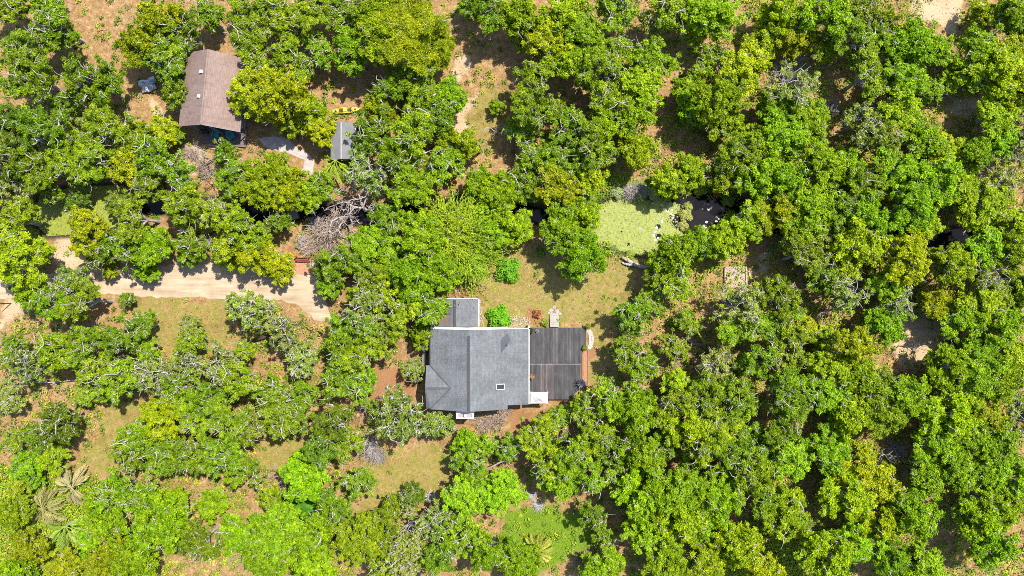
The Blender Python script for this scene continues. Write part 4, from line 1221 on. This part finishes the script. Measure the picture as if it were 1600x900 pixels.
gx, gy, _ = P(1149, 433)
gb = empty("garden_bed", (gx, gy, 0), math.radians(1), "pale timber-framed garden bed at the edge of the woods right of the lawn", "garden bed")
MB().box(-1.36, 1.11, 0, 1.36, 1.25, .24).build("timber", M_PALEW, gb)
MB().box(-1.36, -1.25, 0, 1.36, -1.11, .24).build("timber", M_PALEW, gb)
MB().box(-1.36, -1.108, 0, -1.20, 1.108, .24).build("timber", M_PALEW, gb)
MB().box(1.17, -1.108, 0, 1.36, 1.108, .24).build("timber", M_PALEW, gb)
MB().box(-1.198, -1.108, 0, 1.168, 1.108, .12).build("soil", M_SOIL, gb)
stp = empty("timber_plank", (P(1172, 433)[0], P(1172, 433)[1], 0), math.radians(14), "short pale plank standing off the right side of the garden bed", "plank")
MB().box(-.09, -.75, 0, .09, .75, .12).build("plank", M_PALEW, stp)

bx_, by_, _ = P(476, 416)
pt = empty("brick_patio", (bx_, by_, 0), math.radians(-3), "orange brick patio pad at the end of the sandy drive", "patio")
M_BRICK = plain("orange_brick", (.40, .20, .12), .3, 5, .9, .15, .3)
bm_ = MB().box(-.195, -.145, 0, .195, .145, .05).mesh("paver", M_BRICK)
for i in range(6):
    for j in range(6):
        o = link(bpy.data.objects.new("paver", bm_), pt); o.location = (-1.02 + i * .405 + (.2 if j % 2 else 0), -.85 + j * .305, .004 + rr.uniform(0, .012))
rb = empty("red_bench", (bx_ - .1, by_ + .75, .05), math.radians(-3), "dark red slatted bench on the orange brick patio", "bench")
M_REDW = plain("red_wood", (.24, .040, .022), .3, 5, .8, .2)
for k in range(3): MB().box(-.85, -.2 + k * .15, .42, .85, -.2 + k * .15 + .11, .46).build("seat_slat", M_REDW, rb)
for k in range(2): MB().box(-.85, .27, .6 + k * .17, .85, .31, .6 + k * .17 + .12).build("back_slat", M_REDW, rb)
for s in (-.8, .8):
    MB().box(s - .05, -.2, 0, s + .05, -.1, .419).build("leg", M_REDW, rb); MB().box(s - .05, .31, 0, s + .05, .37, .9).build("leg", M_REDW, rb)
sb = empty("stone_block", P(493, 416), .4, "pale grey stone block beside the orange brick patio", "stone")
MB().prism([(-.36, -.42), (.30, -.45), (.40, .1), (.22, .46), (-.30, .40)], 0, .42).build("stone", M_CONC, sb, .06)
hb = empty("pump_box", P(460, 335), .25, "small grey flat-topped box half hidden among trees above the patio", "box")
MB().box(-.52, -.62, 0, .52, .62, .8).build("body", M_GREYW, hb)
MB().box(-.6, -.7, .801, .6, .7, .88).build("lid", plain("lilac_grey", (.20, .18, .185), .12, 2, .85, .2), hb, .01)


# ------------------------------------------------------------------ fallen logs and beams
def tube_thing(name, label, cat, px, py, lines_px, mat, group=None, main="trunk", sub="branch", sides=8):
    x, y, _ = P(px, py)
    root = empty(name, (x, y, 0), 0, label, cat, group)
    for k, ln in enumerate(lines_px):
        pts = np.array([np.array(P(a, b, zz_)) - [x, y, 0] for a, b, zz_, r in ln]); rad = np.array([q[3] for q in ln])
        # resample for a gnarled run
        t = np.linspace(0, len(pts) - 1, len(pts) * 4); base = np.arange(len(pts))
        pp = np.stack([np.interp(t, base, pts[:, q]) for q in range(3)], 1); rr2 = np.interp(t, base, rad)
        rg = np.random.default_rng(int(px) + k)
        pp[1:-1] += rg.normal(0, .035, (len(t) - 2, 3)) * np.minimum(1, rr2[1:-1, None] * 8)
        v, f = tubes([(pp, rr2 * rg.uniform(.88, 1.12, len(t)))], sides)
        caps = [np.arange(sides)[None, ::-1], (np.arange(sides) + len(v) - sides)[None, :]]
        link(bpy.data.objects.new(main if k == 0 else sub, mesh_np(main if k == 0 else sub, v, [f] + caps, mat, smooth=False)), root)
    return root


tube_thing("fallen_log", "pale forked log lying on the lawn below the lily pond", "log", 990, 412,
           [[(1030, 418, .3, .24), (1004, 417, .28, .25), (990, 413, .25, .27), (979, 406, .3, .22), (972, 402, .35, .15)], [(990, 414, .3, .18), (978, 413, .25, .15), (972, 410, .2, .1)], [(984, 410, .35, .14), (979, 403, .5, .1)]], M_DEAD)
tube_thing("fallen_beam", "dark fallen beam propped over shade below the drive end", "beam", 406, 529,
           [[(387, 534, .5, .16), (406, 529, .6, .17), (424, 524, .7, .15)]], M_BROWNW)
tube_thing("fallen_branch", "long pale fallen branch across the narrow tan left clearing", "branch", 60, 598,
           [[(20, 590, .3, .10), (48, 596, .3, .09), (80, 598, .35, .08), (118, 594, .4, .05)], [(40, 594, .3, .06), (22, 580, .4, .05), (14, 572, .4, .03)], [(80, 598, .3, .05), (104, 606, .3, .03)]], M_DEAD)
tube_thing("fallen_branch", "pale leaning dead limb below the deck, pointing up right", "branch", 775, 725,
           [[(750, 738, 1.0, .11), (770, 728, 1.8, .10), (800, 715, 2.6, .07), (815, 704, 3, .04)], [(760, 735, 1.3, .06), (745, 742, 1.0, .04)]], M_DEAD)
tube_thing("fallen_branch", "thin vertical bare stem standing beside the smooth green vine mound", "branch", 500, 800,
           [[(497, 826, .8, .06), (498, 805, 1.5, .055), (506, 786, 2.2, .05), (516, 776, 2.6, .03)], [(506, 786, 2.2, .04), (498, 780, 2.5, .02)]], M_DEAD)
tube_thing("fallen_branch", "short dark stick standing in the tan path near bottom centre", "branch", 568, 825,
           [[(564, 832, .1, .09), (572, 818, .5, .08), (576, 808, .7, .05)]], M_DEAD)
tube_thing("mossy_branch", "yellow-green mossy bare limb in the brown woodland floor right of the deck", "branch", 1095, 525,
           [[(1088, 512, 1.4, .10), (1092, 522, 1.4, .14), (1100, 536, 1.3, .13), (1118, 536, 1.2, .09)], [(1092, 522, 1.4, .06), (1085, 505, 1.6, .05)]], plain("moss_bark", (.18, .22, .012), .3, 5))
tube_thing("fallen_log", "dark grey fallen trunk in shade beside the mossy limb", "log", 1085, 535,
           [[(1070, 525, .3, .2), (1084, 538, .3, .22), (1104, 538, .35, .18)]], M_GREYW)


# ------------------------------------------------------------------ bare dead trees and twig piles
def bare_lines(rng, p, d, L, r, depth, out):
    m = 6; pts = [p]; dd = d.copy(); st = L / (m - 1)
    for _ in range(m - 1):
        dd = dd + rng.normal(0, .26, 3) + [0, 0, .01]; dd /= np.linalg.norm(dd); pts.append(pts[-1] + dd * st)
    pts = np.array(pts); out.append((pts, np.linspace(r, r * .55 if depth else r * .25, m)))
    if depth == 0: return
    for _ in range(int(rng.integers(2, 4))):
        k = rng.integers(2, m)
        nd = dd * .6 + unit(rng, 1)[0] * .85; nd[2] = nd[2] * .6 + .05
        bare_lines(rng, pts[k], nd / np.linalg.norm(nd), L * rng.uniform(.5, .75), r * .58, depth - 1, out)


def bare_mesh(seed, R, H, n):
    rng = np.random.default_rng(seed); tr = [(np.array([[0, 0, -.1], [.05, .03, H * .3], [.1, 0, H * .5]]), [.2, .15, .13])]; br = []
    for k in range(n):
        a = 2 * PI * k / n + rng.normal(0, .4)
        bare_lines(rng, np.array([.1, 0, H * rng.uniform(.38, .5)]), np.array([np.cos(a), np.sin(a), rng.uniform(.3, .7)]) / 1.15, R * .62, .085, 4, br)
    v, f = tubes(tr, 8); v2, f2 = tubes(br, 5)
    return mesh_np("trunk", v, f, M_DEAD, smooth=True), mesh_np("branches", v2, f2, M_DEAD, smooth=True)


BARE = [bare_mesh(300 + k, 3.0, 5.0, 3 + k % 3) for k in range(6)]


def twig_mesh(seed, n=240):
    rng = np.random.default_rng(seed); out = []
    for k in range(n):
        a = rng.uniform(0, 6.28); r0 = rng.uniform(0, .45); p = np.array([np.cos(a) * r0, np.sin(a) * r0, rng.uniform(0, .35)])
        d = unit(rng, 1)[0]; d[2] = abs(d[2]) * .7 + .1
        t = np.linspace(0, 1, 4)[:, None]
        out.append((p + d * t * rng.uniform(.4, .95) + np.cumsum(rng.normal(0, .06, (4, 3)), 0) * t, np.linspace(.018, .007, 4)))
    v, f = tubes(out, 3)
    return mesh_np("twigs", v, f, None)


TWIGMAT = NT("dry_twigs")
_c = TWIGMAT.mix(1.0, TWIGMAT.node("ObjectInfo").outputs['Color'], TWIGMAT.ramp(TWIGMAT.noise(4, 4, .7, TWIGMAT.obj()), [(.3, (.55, .52, .5)), (.7, (1.4, 1.4, 1.4))]), 'MULTIPLY')
M_TWIG = TWIGMAT.done(TWIGMAT.bsdf(_c, .9, .1))
TWIGS = []
for k in range(4):
    me = twig_mesh(400 + k); me.materials.append(M_TWIG); TWIGS.append(me)

BARE_AT = """310 242 20;320 270 18;262 286 16;326 326 20;168 390 12;562 322 50;540 335 40;792 205 32;880 166 13;1002 88 14;1072 38 16;978 40 16;604 622 20;566 640 14;574 700 24;436 748 20;502 862 16;372 880 16;1308 168 13;1562 246 24;1532 268 16;1394 466 14;1434 545 12;
250 660 16;266 706 13;960 640 13;1012 652 13;1012 738 18;1082 640 14;1262 818 15;1396 716 18;1466 690 11;1552 882 18;1225 112 24;1168 86 14;1382 286 14;1018 478 16;1064 560 16;1310 486 22;1450 230 12;1580 230 16;190 570 14;345 590 16;700 860 14;660 820 13;868 690 12;905 640 12"""
rows = [tuple(map(float, s.split())) for s in BARE_AT.replace("\n", "").split(";") if s.strip()]
its = []
for px, py, r in rows:
    d, lm = place_words(px, py)
    size = "large" if r > 30 else "small" if r < 15 else "medium"
    its.append((f"{size} leafless grey dead tree {d} the {lm}" if math.hypot(px - 540, py - 325) > 45 else f"large leafless pale tree with arching limbs at the {'right' if px > 550 else 'left'} by the red ground", px))
for (px, py, r), lab in zip(rows, unique_labels(its)):
    rm = r / PPM * 1.15; s = rm / 3.0; hz = max(.75, s) * (1.25 if r < 30 else .8)
    x, y, _ = P(px, py, 5 * hz * .85)
    root = empty("dead_tree", (x, y, 0), random.uniform(0, 6.28), lab, "dead tree", "bare dead trees in the woods")
    root.scale = (s, s, hz)
    a, b = random.choice(BARE)
    link(bpy.data.objects.new("trunk", a), root); link(bpy.data.objects.new("branches", b), root)

TWIG_AT = """505 366 30 t;484 386 20 t;526 346 22 t;515 380 20 t;494 350 18 g;474 378 14 g;324 380 14 g;776 656 20 t;792 640 13 t;756 664 16 t;742 652 10 t;1226 112 22 g;1242 94 16 g;985 300 16 g;1002 296 14 g;450 762 12 g;580 706 20 g;592 714 14 g;756 312 16 g;64 724 10 g;672 778 11 w;832 774 9 w;841 791 11 w;1102 634 16 g;1400 700 16 g;1442 772 14 g;1186 286 14 g;298 240 14 t;318 262 18 t;282 235 12 t;1378 170 16 g;1302 166 14 g;1260 826 16 g;1410 706 12 g;925 868 14 t;905 880 12 t;1000 295 10 g;575 690 14 g;800 690 12 t;1440 880 12 t;1240 120 14 g"""
TW = {'t': ((.46, .36, .28), "tan"), 'g': ((.40, .36, .34), "grey"), 'w': ((.60, .58, .56), "whitish")}
rows = []
for s in TWIG_AT.replace("\n", "").split(";"):
    s = s.split(); rows.append((float(s[0]), float(s[1]), float(s[2]), s[3]))
its = []
for px, py, r, k in rows:
    d, lm = place_words(px, py)
    its.append((f"{'large' if r > 17 else 'small'} {TW[k][1]} twiggy shrub {d} the {lm}", px))
for (px, py, r, k), lab in zip(rows, unique_labels(its)):
    rm = r / PPM * 1.1
    x, y, _ = P(px, py, rm * .5)
    o = tag(link(bpy.data.objects.new("dead_shrub", random.choice(TWIGS))), lab, "dead shrub", "dry twiggy shrubs")
    o.location = (x, y, 0); o.scale = (rm, rm, rm * .85); o.rotation_euler = (0, 0, random.uniform(0, 6.28)); o.color = (*TW[k][0], 1)


# ------------------------------------------------------------------ palms
def frond_mesh(seed, L, droop, w):
    rng = np.random.default_rng(seed); m = 9; t = np.linspace(0, 1, m)
    pts = np.stack([L * t * (1 - .12 * droop * t), rng.normal(0, .02) * t, L * (.38 * t - (.38 + .35 * droop) * t * t)], 1)
    v, f = tubes([(pts, np.linspace(.03, .008, m))], 4)
    k = 26; u = np.linspace(.22, 1, k); b = np.stack([np.interp(u, t, pts[:, q]) for q in range(3)], 1)
    P_, N_, A_, LL = [], [], [], []
    for s in (-1, 1):
        ll = w * np.sin(np.clip(u * 1.0, 0, 1) * PI * .82 + .35) + .1
        ax = np.stack([np.full(k, .95), np.full(k, s * .55), -.30 * np.ones(k)], 1) + rng.normal(0, .10, (k, 3))
        ax /= np.linalg.norm(ax, axis=1)[:, None]
        P_.append(b + ax * ll[:, None] * .5); A_.append(ax); N_.append(np.array([0, s * -.3, 1.0]) + rng.normal(0, .15, (k, 3))); LL.append(ll)
    v2, f2 = leaves(np.concatenate(P_), np.concatenate(N_), np.concatenate(A_), np.concatenate(LL), .036)
    val = np.concatenate([np.full(len(f), .5), np.clip(.5 + rng.normal(0, .14, len(f2)), 0, 1)])
    return mesh_np("frond", np.concatenate([v, v2]), np.concatenate([f, f2 + len(v)]), M_LEAF, {"v": ('FACE', 'FLOAT', val)})


FROND = [frond_mesh(500 + k, 1.0, dr, .26) for k, dr in enumerate((.3, .6, .9, 1.2))]


def palm(px, py, L, H, angs, col, label, jit=.15):
    x, y, _ = P(px, py, H)
    root = empty("palm", (x, y, 0), 0, label, "palm", "palms")
    v, f = tubes([(np.array([[0, 0, -.1], [.02, .03, H * .5], [0, 0, H]]), [.2, .16, .14])], 9)
    link(bpy.data.objects.new("trunk", mesh_np("trunk", v, f, M_BARK, smooth=True)), root)
    for a, k in angs:
        o = link(bpy.data.objects.new("frond", random.choice(FROND)), root)
        s = L * k * random.uniform(.9, 1.1)
        o.location = (0, 0, H); o.scale = (s, s, s); o.rotation_euler = (random.uniform(-.3, .3), random.uniform(-.1, .25), math.radians(a) + random.uniform(-jit, jit))
        j = random.uniform(.8, 1.25); o.color = (col[0] * j, col[1] * j * random.uniform(.92, 1.06), col[2] * j, 1)


ring = lambda n, k=1.0, a0=0: [(a0 + 360 / n * i, k) for i in range(n)]
palm(524, 250, 2.1, 2.6, [(-35, 1.1), (-70, 1.2), (35, 1.1), (70, .9), (-130, 1.2), (160, .8), (110, .8), (-100, .9), (10, .8)], (.17, .235, .012), "bright yellow-green palm with few fronds at the left of the small shed")
palm(66, 795, 2.4, 1.6, [(a + random.uniform(-9, 9), random.uniform(.7, 1.15)) for a, q in ring(20)], (.20, .195, .065), "dead-fronded tan palm, left one of the pair at lower left")
palm(112, 762, 2.3, 1.5, [(100, 1), (120, 1.1), (140, 1.1), (155, 1), (60, 1.1), (75, 1), (45, .9), (-60, 1), (-80, 1), (-100, .9), (-45, .8), (200, .8)], (.24, .215, .10), "dead-fronded tan palm, upper right one of the pair at lower left")
palm(102, 822, 3.2, 2.0, [(-90, 1), (-70, .95), (-110, 1), (-130, .9), (-50, .9), (-30, .8), (-150, .85), (180, .7), (10, .7)], (.15, .22, .03), "green palm with drooping fronds below the two dead-fronded palms")
palm(840, 862, 2.0, .9, ring(20, 1), (.21, .235, .03), "yellow-green palmetto clump in the bright grass at bottom centre")
palm(915, 884, 1.5, .8, ring(13, 1), (.20, .14, .06), "brownish palmetto clump at the bottom edge right of the bright grass")
palm(748, 228, 1.2, 3.4, ring(6, .8), (.10, .17, .02), "tiny slender palm on the bare ground of the top centre clearing")

# pond-side plants
PONDPL = [(1072, 336, 12, (.24, .26, .07), "pale sedge clump in the pond"), (1068, 352, 9, (.24, .25, .07), "pale sedge clump in the pond"), (1076, 322, 8, (.22, .26, .06), "pale sedge clump in the pond"),
          (965, 300, 12, (.20, .24, .10), ""), (1022, 303, 10, (.22, .25, .10), ""), (1000, 305, 11, (.17, .20, .09), ""), (1050, 300, 14, (.17, .26, .02), ""), (1095, 292, 14, (.20, .25, .015), ""), (1122, 300, 9, (.22, .09, .04), ""), (1140, 312, 12, (.14, .20, .03), ""),
          (1145, 340, 12, (.15, .24, .02), ""), (1098, 362, 9, (.22, .27, .08), ""), (918, 345, 15, (.15, .24, .02), ""), (925, 372, 12, (.17, .24, .03), ""), (960, 390, 8, (.14, .18, .05), ""), (985, 398, 8, (.16, .22, .03), ""), (760, 372, 9, (.15, .22, .02), ""), (735, 378, 9, (.17, .22, .02), ""), (768, 392, 7, (.17, .20, .03), "")]
its = []
for px, py, r, c, l in PONDPL:
    d, lm = place_words(px, py)
    tone = "reddish" if c[0] > c[1] else "pale" if c[2] > .05 else "bright green"
    its.append((l or f"low {tone} waterside plant {d} the {lm}", px))
for (px, py, r, c, l), lab in zip(PONDPL, unique_labels(its)):
    shrub(px, py, r, c, lab, z=-.3 if l else 0, group="plants round the pond", flat=.75)
shrub(480, 797, 44, (.045, .135, .008), "wide smooth dark green vine mound in the lower left woods", flat=.35, name="vine_mound", cat="vine", hz=.3)
shrub(452, 790, 24, (.05, .14, .008), "narrower dark green vine mound at the wide mound's left", flat=.5, name="vine_mound", cat="vine", hz=.3)

# ------------------------------------------------------------------ ground cover, each one mass
NOGO = [(DRIVE, 4), ([(668, 462), (752, 462), (752, 508), (922, 508), (922, 628), (858, 640), (800, 650), (660, 650), (655, 560)], 4),
        ([(278, 75), (388, 75), (388, 228), (278, 215)], 0), ([(512, 188), (560, 188), (560, 272), (512, 272)], 2), (POND, -4), (POOL, -4),
        ([(402, 214), (440, 212), (494, 250), (488, 278), (462, 276), (450, 242)], 2)]
OPEN = SAND + GRASS + RED
rng = np.random.default_rng(21)


def scatter(n, dens):
    """random photo-ground points kept with a probability"""
    x = rng.uniform(-60, 1660, n); y = rng.uniform(-50, 950, n)
    keep_ = np.ones(n, bool)
    for p, mgn in NOGO: keep_ &= sdf(x, y, p) < -mgn
    keep_ &= line_d(x, y, CREEK) > 14
    pr = dens(x, y)
    keep_ &= rng.random(n) < pr
    return x[keep_], y[keep_]


def openness(x, y): return tan_of(OPEN, x, y, 30)
def lush(x, y):
    a = tan_of([GREEN[3], GREEN[4]], x, y, 40)
    r = np.clip((x - 950) / 200, 0, 1) * .75 + np.clip((y - 760) / 80, 0, 1) * .5
    return np.clip(np.maximum(a, r), 0, 1)


def undergrowth():
    x, y = scatter(12000, lambda x, y: np.clip((.55 + .45 * lush(x, y)) * (1 - .97 * openness(x, y)), 0, 1))
    xt, yt = rng.uniform(-40, 1330, 14000), rng.uniform(735, 930, 14000)
    kt = (rng.random(14000) < tan_of([GREEN[3], GREEN[4]], xt, yt, 40)) & (np.hypot(xt - 90, yt - 800) > 10)
    nx = len(x)
    x, y = np.concatenate([x, xt[kt]]), np.concatenate([y, yt[kt]])
    xr, yr = rng.uniform(930, 1640, 6000), rng.uniform(-40, 940, 6000)
    kr = np.ones(6000, bool)
    for p, mgn in NOGO: kr &= sdf(xr, yr, p) < -mgn
    kr &= (line_d(xr, yr, CREEK) > 16) & (rng.random(6000) < .72 * (1 - openness(xr, yr)))
    xl, yl = rng.uniform(-40, 560, 3500), rng.uniform(490, 940, 3500)
    kl = rng.random(3500) < .5 * (1 - openness(xl, yl))
    for p, mgn in NOGO: kl &= sdf(xl, yl, p) < -mgn
    x, y = np.concatenate([x, xr[kr], xl[kl]]), np.concatenate([y, yr[kr], yl[kl]])
    n = len(x); k = 20
    lu = lush(x, y)
    base = np.stack([(x - 800) / PPM, (450 - y) / PPM, np.zeros(n)], 1)
    R = rng.uniform(.25, .6, n) + .4 * rng.random(n) ** 2 * (.4 + lu)
    R[nx:] = rng.uniform(.35, 1.05, n - nx)
    d = unit(rng, n * k); d[:, 2] = np.abs(d[:, 2])
    pos = np.repeat(base, k, 0) + d * np.repeat(R, k)[:, None] * rng.uniform(.3, 1.05, n * k)[:, None] * [1, 1, .9] + [0, 0, .05]
    v, f = leaves(pos, d * .5 + [0, 0, .7] + rng.normal(0, .4, (n * k, 3)), unit(rng, n * k), rng.uniform(.15, .34, n * k), rng.uniform(.09, .17, n * k))
    pal = np.array([(.10, .17, .012), (.17, .235, .012), (.24, .26, .02), (.26, .19, .06), (.07, .13, .012)])
    w = rng.random(n); ci = np.where(w < .35, 0, np.where(w < .35 + .35 * lu + .1, 1, np.where(w < .55 + .35 * lu, 2, np.where(w < .90, 4, 3))))
    col = np.repeat(pal[ci] * rng.uniform(.7, 1.3, (n, 1)), k, 0)
    me = mesh_np("undergrowth", v, f, M_LEAF_ATTR, {"v": ('FACE', 'FLOAT', np.clip(.5 + rng.normal(0, .15, n * k), 0, 1)), "col": ('FACE', 'FLOAT_COLOR', np.concatenate([col, np.ones((n * k, 1))], 1))})
    tag(link(bpy.data.objects.new("undergrowth", me)), kind='stuff')


def blades():
    polys = GRASS + GREEN
    x = rng.uniform(0, 1600, 60000); y = rng.uniform(0, 900, 60000)
    g = tan_of(GRASS, x, y, 30) * .42; gr = tan_of(GREEN[:1] + GREEN[3:], x, y, 30)
    kk = np.ones(len(x), bool)
    for p, mgn in NOGO: kk &= sdf(x, y, p) < -mgn
    kk &= rng.random(len(x)) < np.maximum(g, gr)
    x, y, gr = x[kk], y[kk], gr[kk]
    n = len(x); k = 5
    pos = np.repeat(np.stack([(x - 800) / PPM, (450 - y) / PPM, np.full(n, .07)], 1), k, 0) + rng.normal(0, .07, (n * k, 3)) * [1, 1, .3]
    ax = unit(rng, n * k); ax[:, 2] = np.abs(ax[:, 2]) + .25
    v, f = leaves(pos, unit(rng, n * k) + [0, 0, .6], ax, rng.uniform(.14, .30, n * k), .045)
    c0 = np.where((gr > .5)[:, None], np.array([.125, .22, .010]), np.where(rng.random((n, 1)) < .5, np.array([.19, .19, .035]), np.array([.30, .24, .09])))
    col = np.repeat(c0 * rng.uniform(.7, 1.3, (n, 1)), k, 0)
    me = mesh_np("grass", v, f, M_LEAF_ATTR, {"v": ('FACE', 'FLOAT', np.clip(.5 + rng.normal(0, .13, n * k), 0, 1)), "col": ('FACE', 'FLOAT_COLOR', np.concatenate([col, np.ones((n * k, 1))], 1))})
    tag(link(bpy.data.objects.new("grass", me)), kind='stuff')


def litter():
    x, y = scatter(52000, lambda x, y: np.full(len(x), .9))
    n = len(x)
    pos = np.stack([(x - 800) / PPM, (450 - y) / PPM, rng.uniform(.012, .035, n)], 1)
    v, f = leaves(pos, np.array([0, 0, 1.0]) + rng.normal(0, .25, (n, 3)), unit(rng, n), rng.uniform(.08, .22, n), rng.uniform(.05, .11, n))
    pal = np.array([(.23, .14, .07), (.14, .08, .04), (.31, .24, .17), (.17, .11, .065), (.25, .17, .09)])
    col = pal[rng.integers(0, 5, n)]
    me = mesh_np("leaf_litter", v, f, M_LEAF_ATTR, {"v": ('FACE', 'FLOAT', np.full(n, .5)), "col": ('FACE', 'FLOAT_COLOR', np.concatenate([col, np.ones((n, 1))], 1))})
    tag(link(bpy.data.objects.new("leaf_litter", me)), kind='stuff')
    x, y = scatter(2600, lambda x, y: np.full(len(x), .8))
    ln = []
    for a, b in zip(x, y):
        an = rng.uniform(0, PI); L = rng.uniform(.3, 1.3); c = np.array([(a - 800) / PPM, (450 - b) / PPM, .04]); d = np.array([np.cos(an), np.sin(an), rng.normal(0, .04)]) * L / 2
        ln.append((np.stack([c - d, c + rng.normal(0, .05, 3) * [1, 1, .2], c + d]), [.022, .018, .010]))
    v, f = tubes(ln, 3)
    tag(link(bpy.data.objects.new("fallen_twigs", mesh_np("fallen_twigs", v, f, M_DEAD))), kind='stuff')


def stones():
    ln = MB(); r = random.Random(3)
    for _ in range(60):
        px, py = r.uniform(797, 828), r.uniform(494, 512)
        x, y, _ = P(px, py); a = r.uniform(.06, .16)
        ln.cyl((x, y), a, a * .7, -.02, a * .7, 6)
    for _ in range(34):
        x, y, _ = P(r.uniform(749, 756), r.uniform(470, 510)); a = r.uniform(.06, .14)
        ln.cyl((x, y), a, a * .7, -.02, a * .7, 6)
    o = ln.build("gravel", plain("pinkish_stone", (.34, .27, .23), .3, 3)); o['kind'] = 'stuff'


def duckweed():
    t = NT("duckweed"); c = t.mix(1.0, t.attr("col").outputs[0], t.ramp(t.noise(3, 4, .6, t.obj()), [(.3, (.82, .86, .8)), (.7, (1.15, 1.12, 1.2))]), 'MULTIPLY')
    mat = t.done(t.bsdf(c, .6, .3))
    X = []; Y = []; 
    for poly, n in ((POND, 34000), (POOL, 18000), (POOL2, 6000)):
        p = np.array(poly); x = rng.uniform(p[:, 0].min() - 6, p[:, 0].max() + 6, n); y = rng.uniform(p[:, 1].min() - 6, p[:, 1].max() + 6, n)
        k = sdf(x, y, poly) > -5
        if poly is POND:
            # open water to the right, ragged edge and a few holes
            e = 1052 + 10 * np.sin(y * .16) + rng.normal(0, 7, n) - np.clip(340 - y, 0, 40) * .45
            k &= (x < e) | (rng.random(n) < .001)
            for hx, hy, hr in ((1028, 354, 4.5), (1029, 369, 5), (971, 362, 2), (1018, 312, 5), (982, 381, 3), (1001, 330, 1.6), (960, 345, 1.5), (945, 330, 1.5)):
                k &= np.hypot(x - hx, y - hy) > hr * rng.uniform(.7, 1.4, n)
        X.append(x[k]); Y.append(y[k])
    x = np.concatenate(X); y = np.concatenate(Y); n = len(x)
    ctr = np.stack([(x - 800) / PPM * (CAM_H + .34) / CAM_H, (450 - y) / PPM * (CAM_H + .34) / CAM_H, -.352 + rng.uniform(0, .012, n)], 1)
    a = np.arange(6) * PI / 3
    rad = rng.uniform(.05, .115, n)
    v = ctr[:, None, :] + rad[:, None, None] * np.stack([np.cos(a), np.sin(a), 0 * a], 1)[None]
    f = np.arange(n * 6).reshape(n, 6)
    col = np.array([.205, .235, .024]) * rng.uniform(.78, 1.2, (n, 1)) * np.where(rng.random((n, 1)) < .06, .55, 1)
    me = mesh_np("duckweed", v.reshape(-1, 3), f, mat, {"col": ('FACE', 'FLOAT_COLOR', np.concatenate([col, np.ones((n, 1))], 1))})
    tag(link(bpy.data.objects.new("duckweed", me)), kind='stuff')
    # pale lily pads, each with its notch
    v = [(0, 0, 0)] + [(math.cos(q), math.sin(q), .03 * math.sin(3 * q)) for q in np.linspace(.25, 2 * PI - .25, 14)]
    pad = MB().add(v + [(p[0], p[1], p[2] - .03) for p in v], [(0, i, i + 1) for i in range(1, 14)] + [(15, 16 + i, 15 + i) for i in range(1, 14)] + [(i, i + 15, i + 16, i + 1) for i in range(1, 14)] + [(0, 15, 16, 1), (14, 29, 15, 0)])
    pm = pad.mesh("lily_pad", plain("pale_lily_pad", (.20, .225, .17), .12, 3, .35, .5))
    spots = [(1047, 320), (1044, 324), (1050, 328), (1048, 334), (1052, 337), (1043, 330), (1041, 327), (1051, 341), (1036, 322), (1031, 338), (1028, 342), (1034, 346), (1026, 356), (1031, 360), (1024, 362), (1028, 372), (1024, 375), (1021, 368), (1002, 359), (999, 357),
             (1101, 318), (1106, 319), (1098, 327), (1107, 327), (1111, 325), (1120, 339), (1123, 342), (1119, 346), (1104, 347), (1068, 359), (1062, 356), (1100, 353), (1103, 356), (1096, 357), (1058, 352), (1128, 326), (1016, 310), (1020, 318)]
    def where(x, y):
        if x > 1115: return "near the right bank of the open water"
        if x > 1090: return "in the loose group of five on open water" if y < 335 else "by the lower bank of the open water"
        if x > 1054: return "in the dark gap below the pale sedge"
        if y < 322 and x < 1030: return "near the top bank of the duckweed"
        if x < 1010: return "alone in the middle of the duckweed"
        if x > 1038: return "in the row along the duckweed's right edge"
        return "among the dark holes in the duckweed" if y > 350 else "on the ragged right part of the duckweed"
    ln = ["lily pad " + where(x, y) for x, y in spots]
    for (px, py), l in zip(spots, ln):
        o = tag(link(bpy.data.objects.new("lily_pad", pm)), "pale " + l, "lily pad", "pale lily pads on the pond")
        s = random.uniform(.10, .17); x, y, _ = P(px, py, -.33)
        o.location = (x, y, -.318 + random.uniform(0, .006)); o.scale = (s * 1.15, s, s); o.rotation_euler = (random.uniform(-.1, .1), random.uniform(-.1, .1), random.uniform(0, 6.28))


undergrowth(); blades(); litter(); stones(); duckweed()
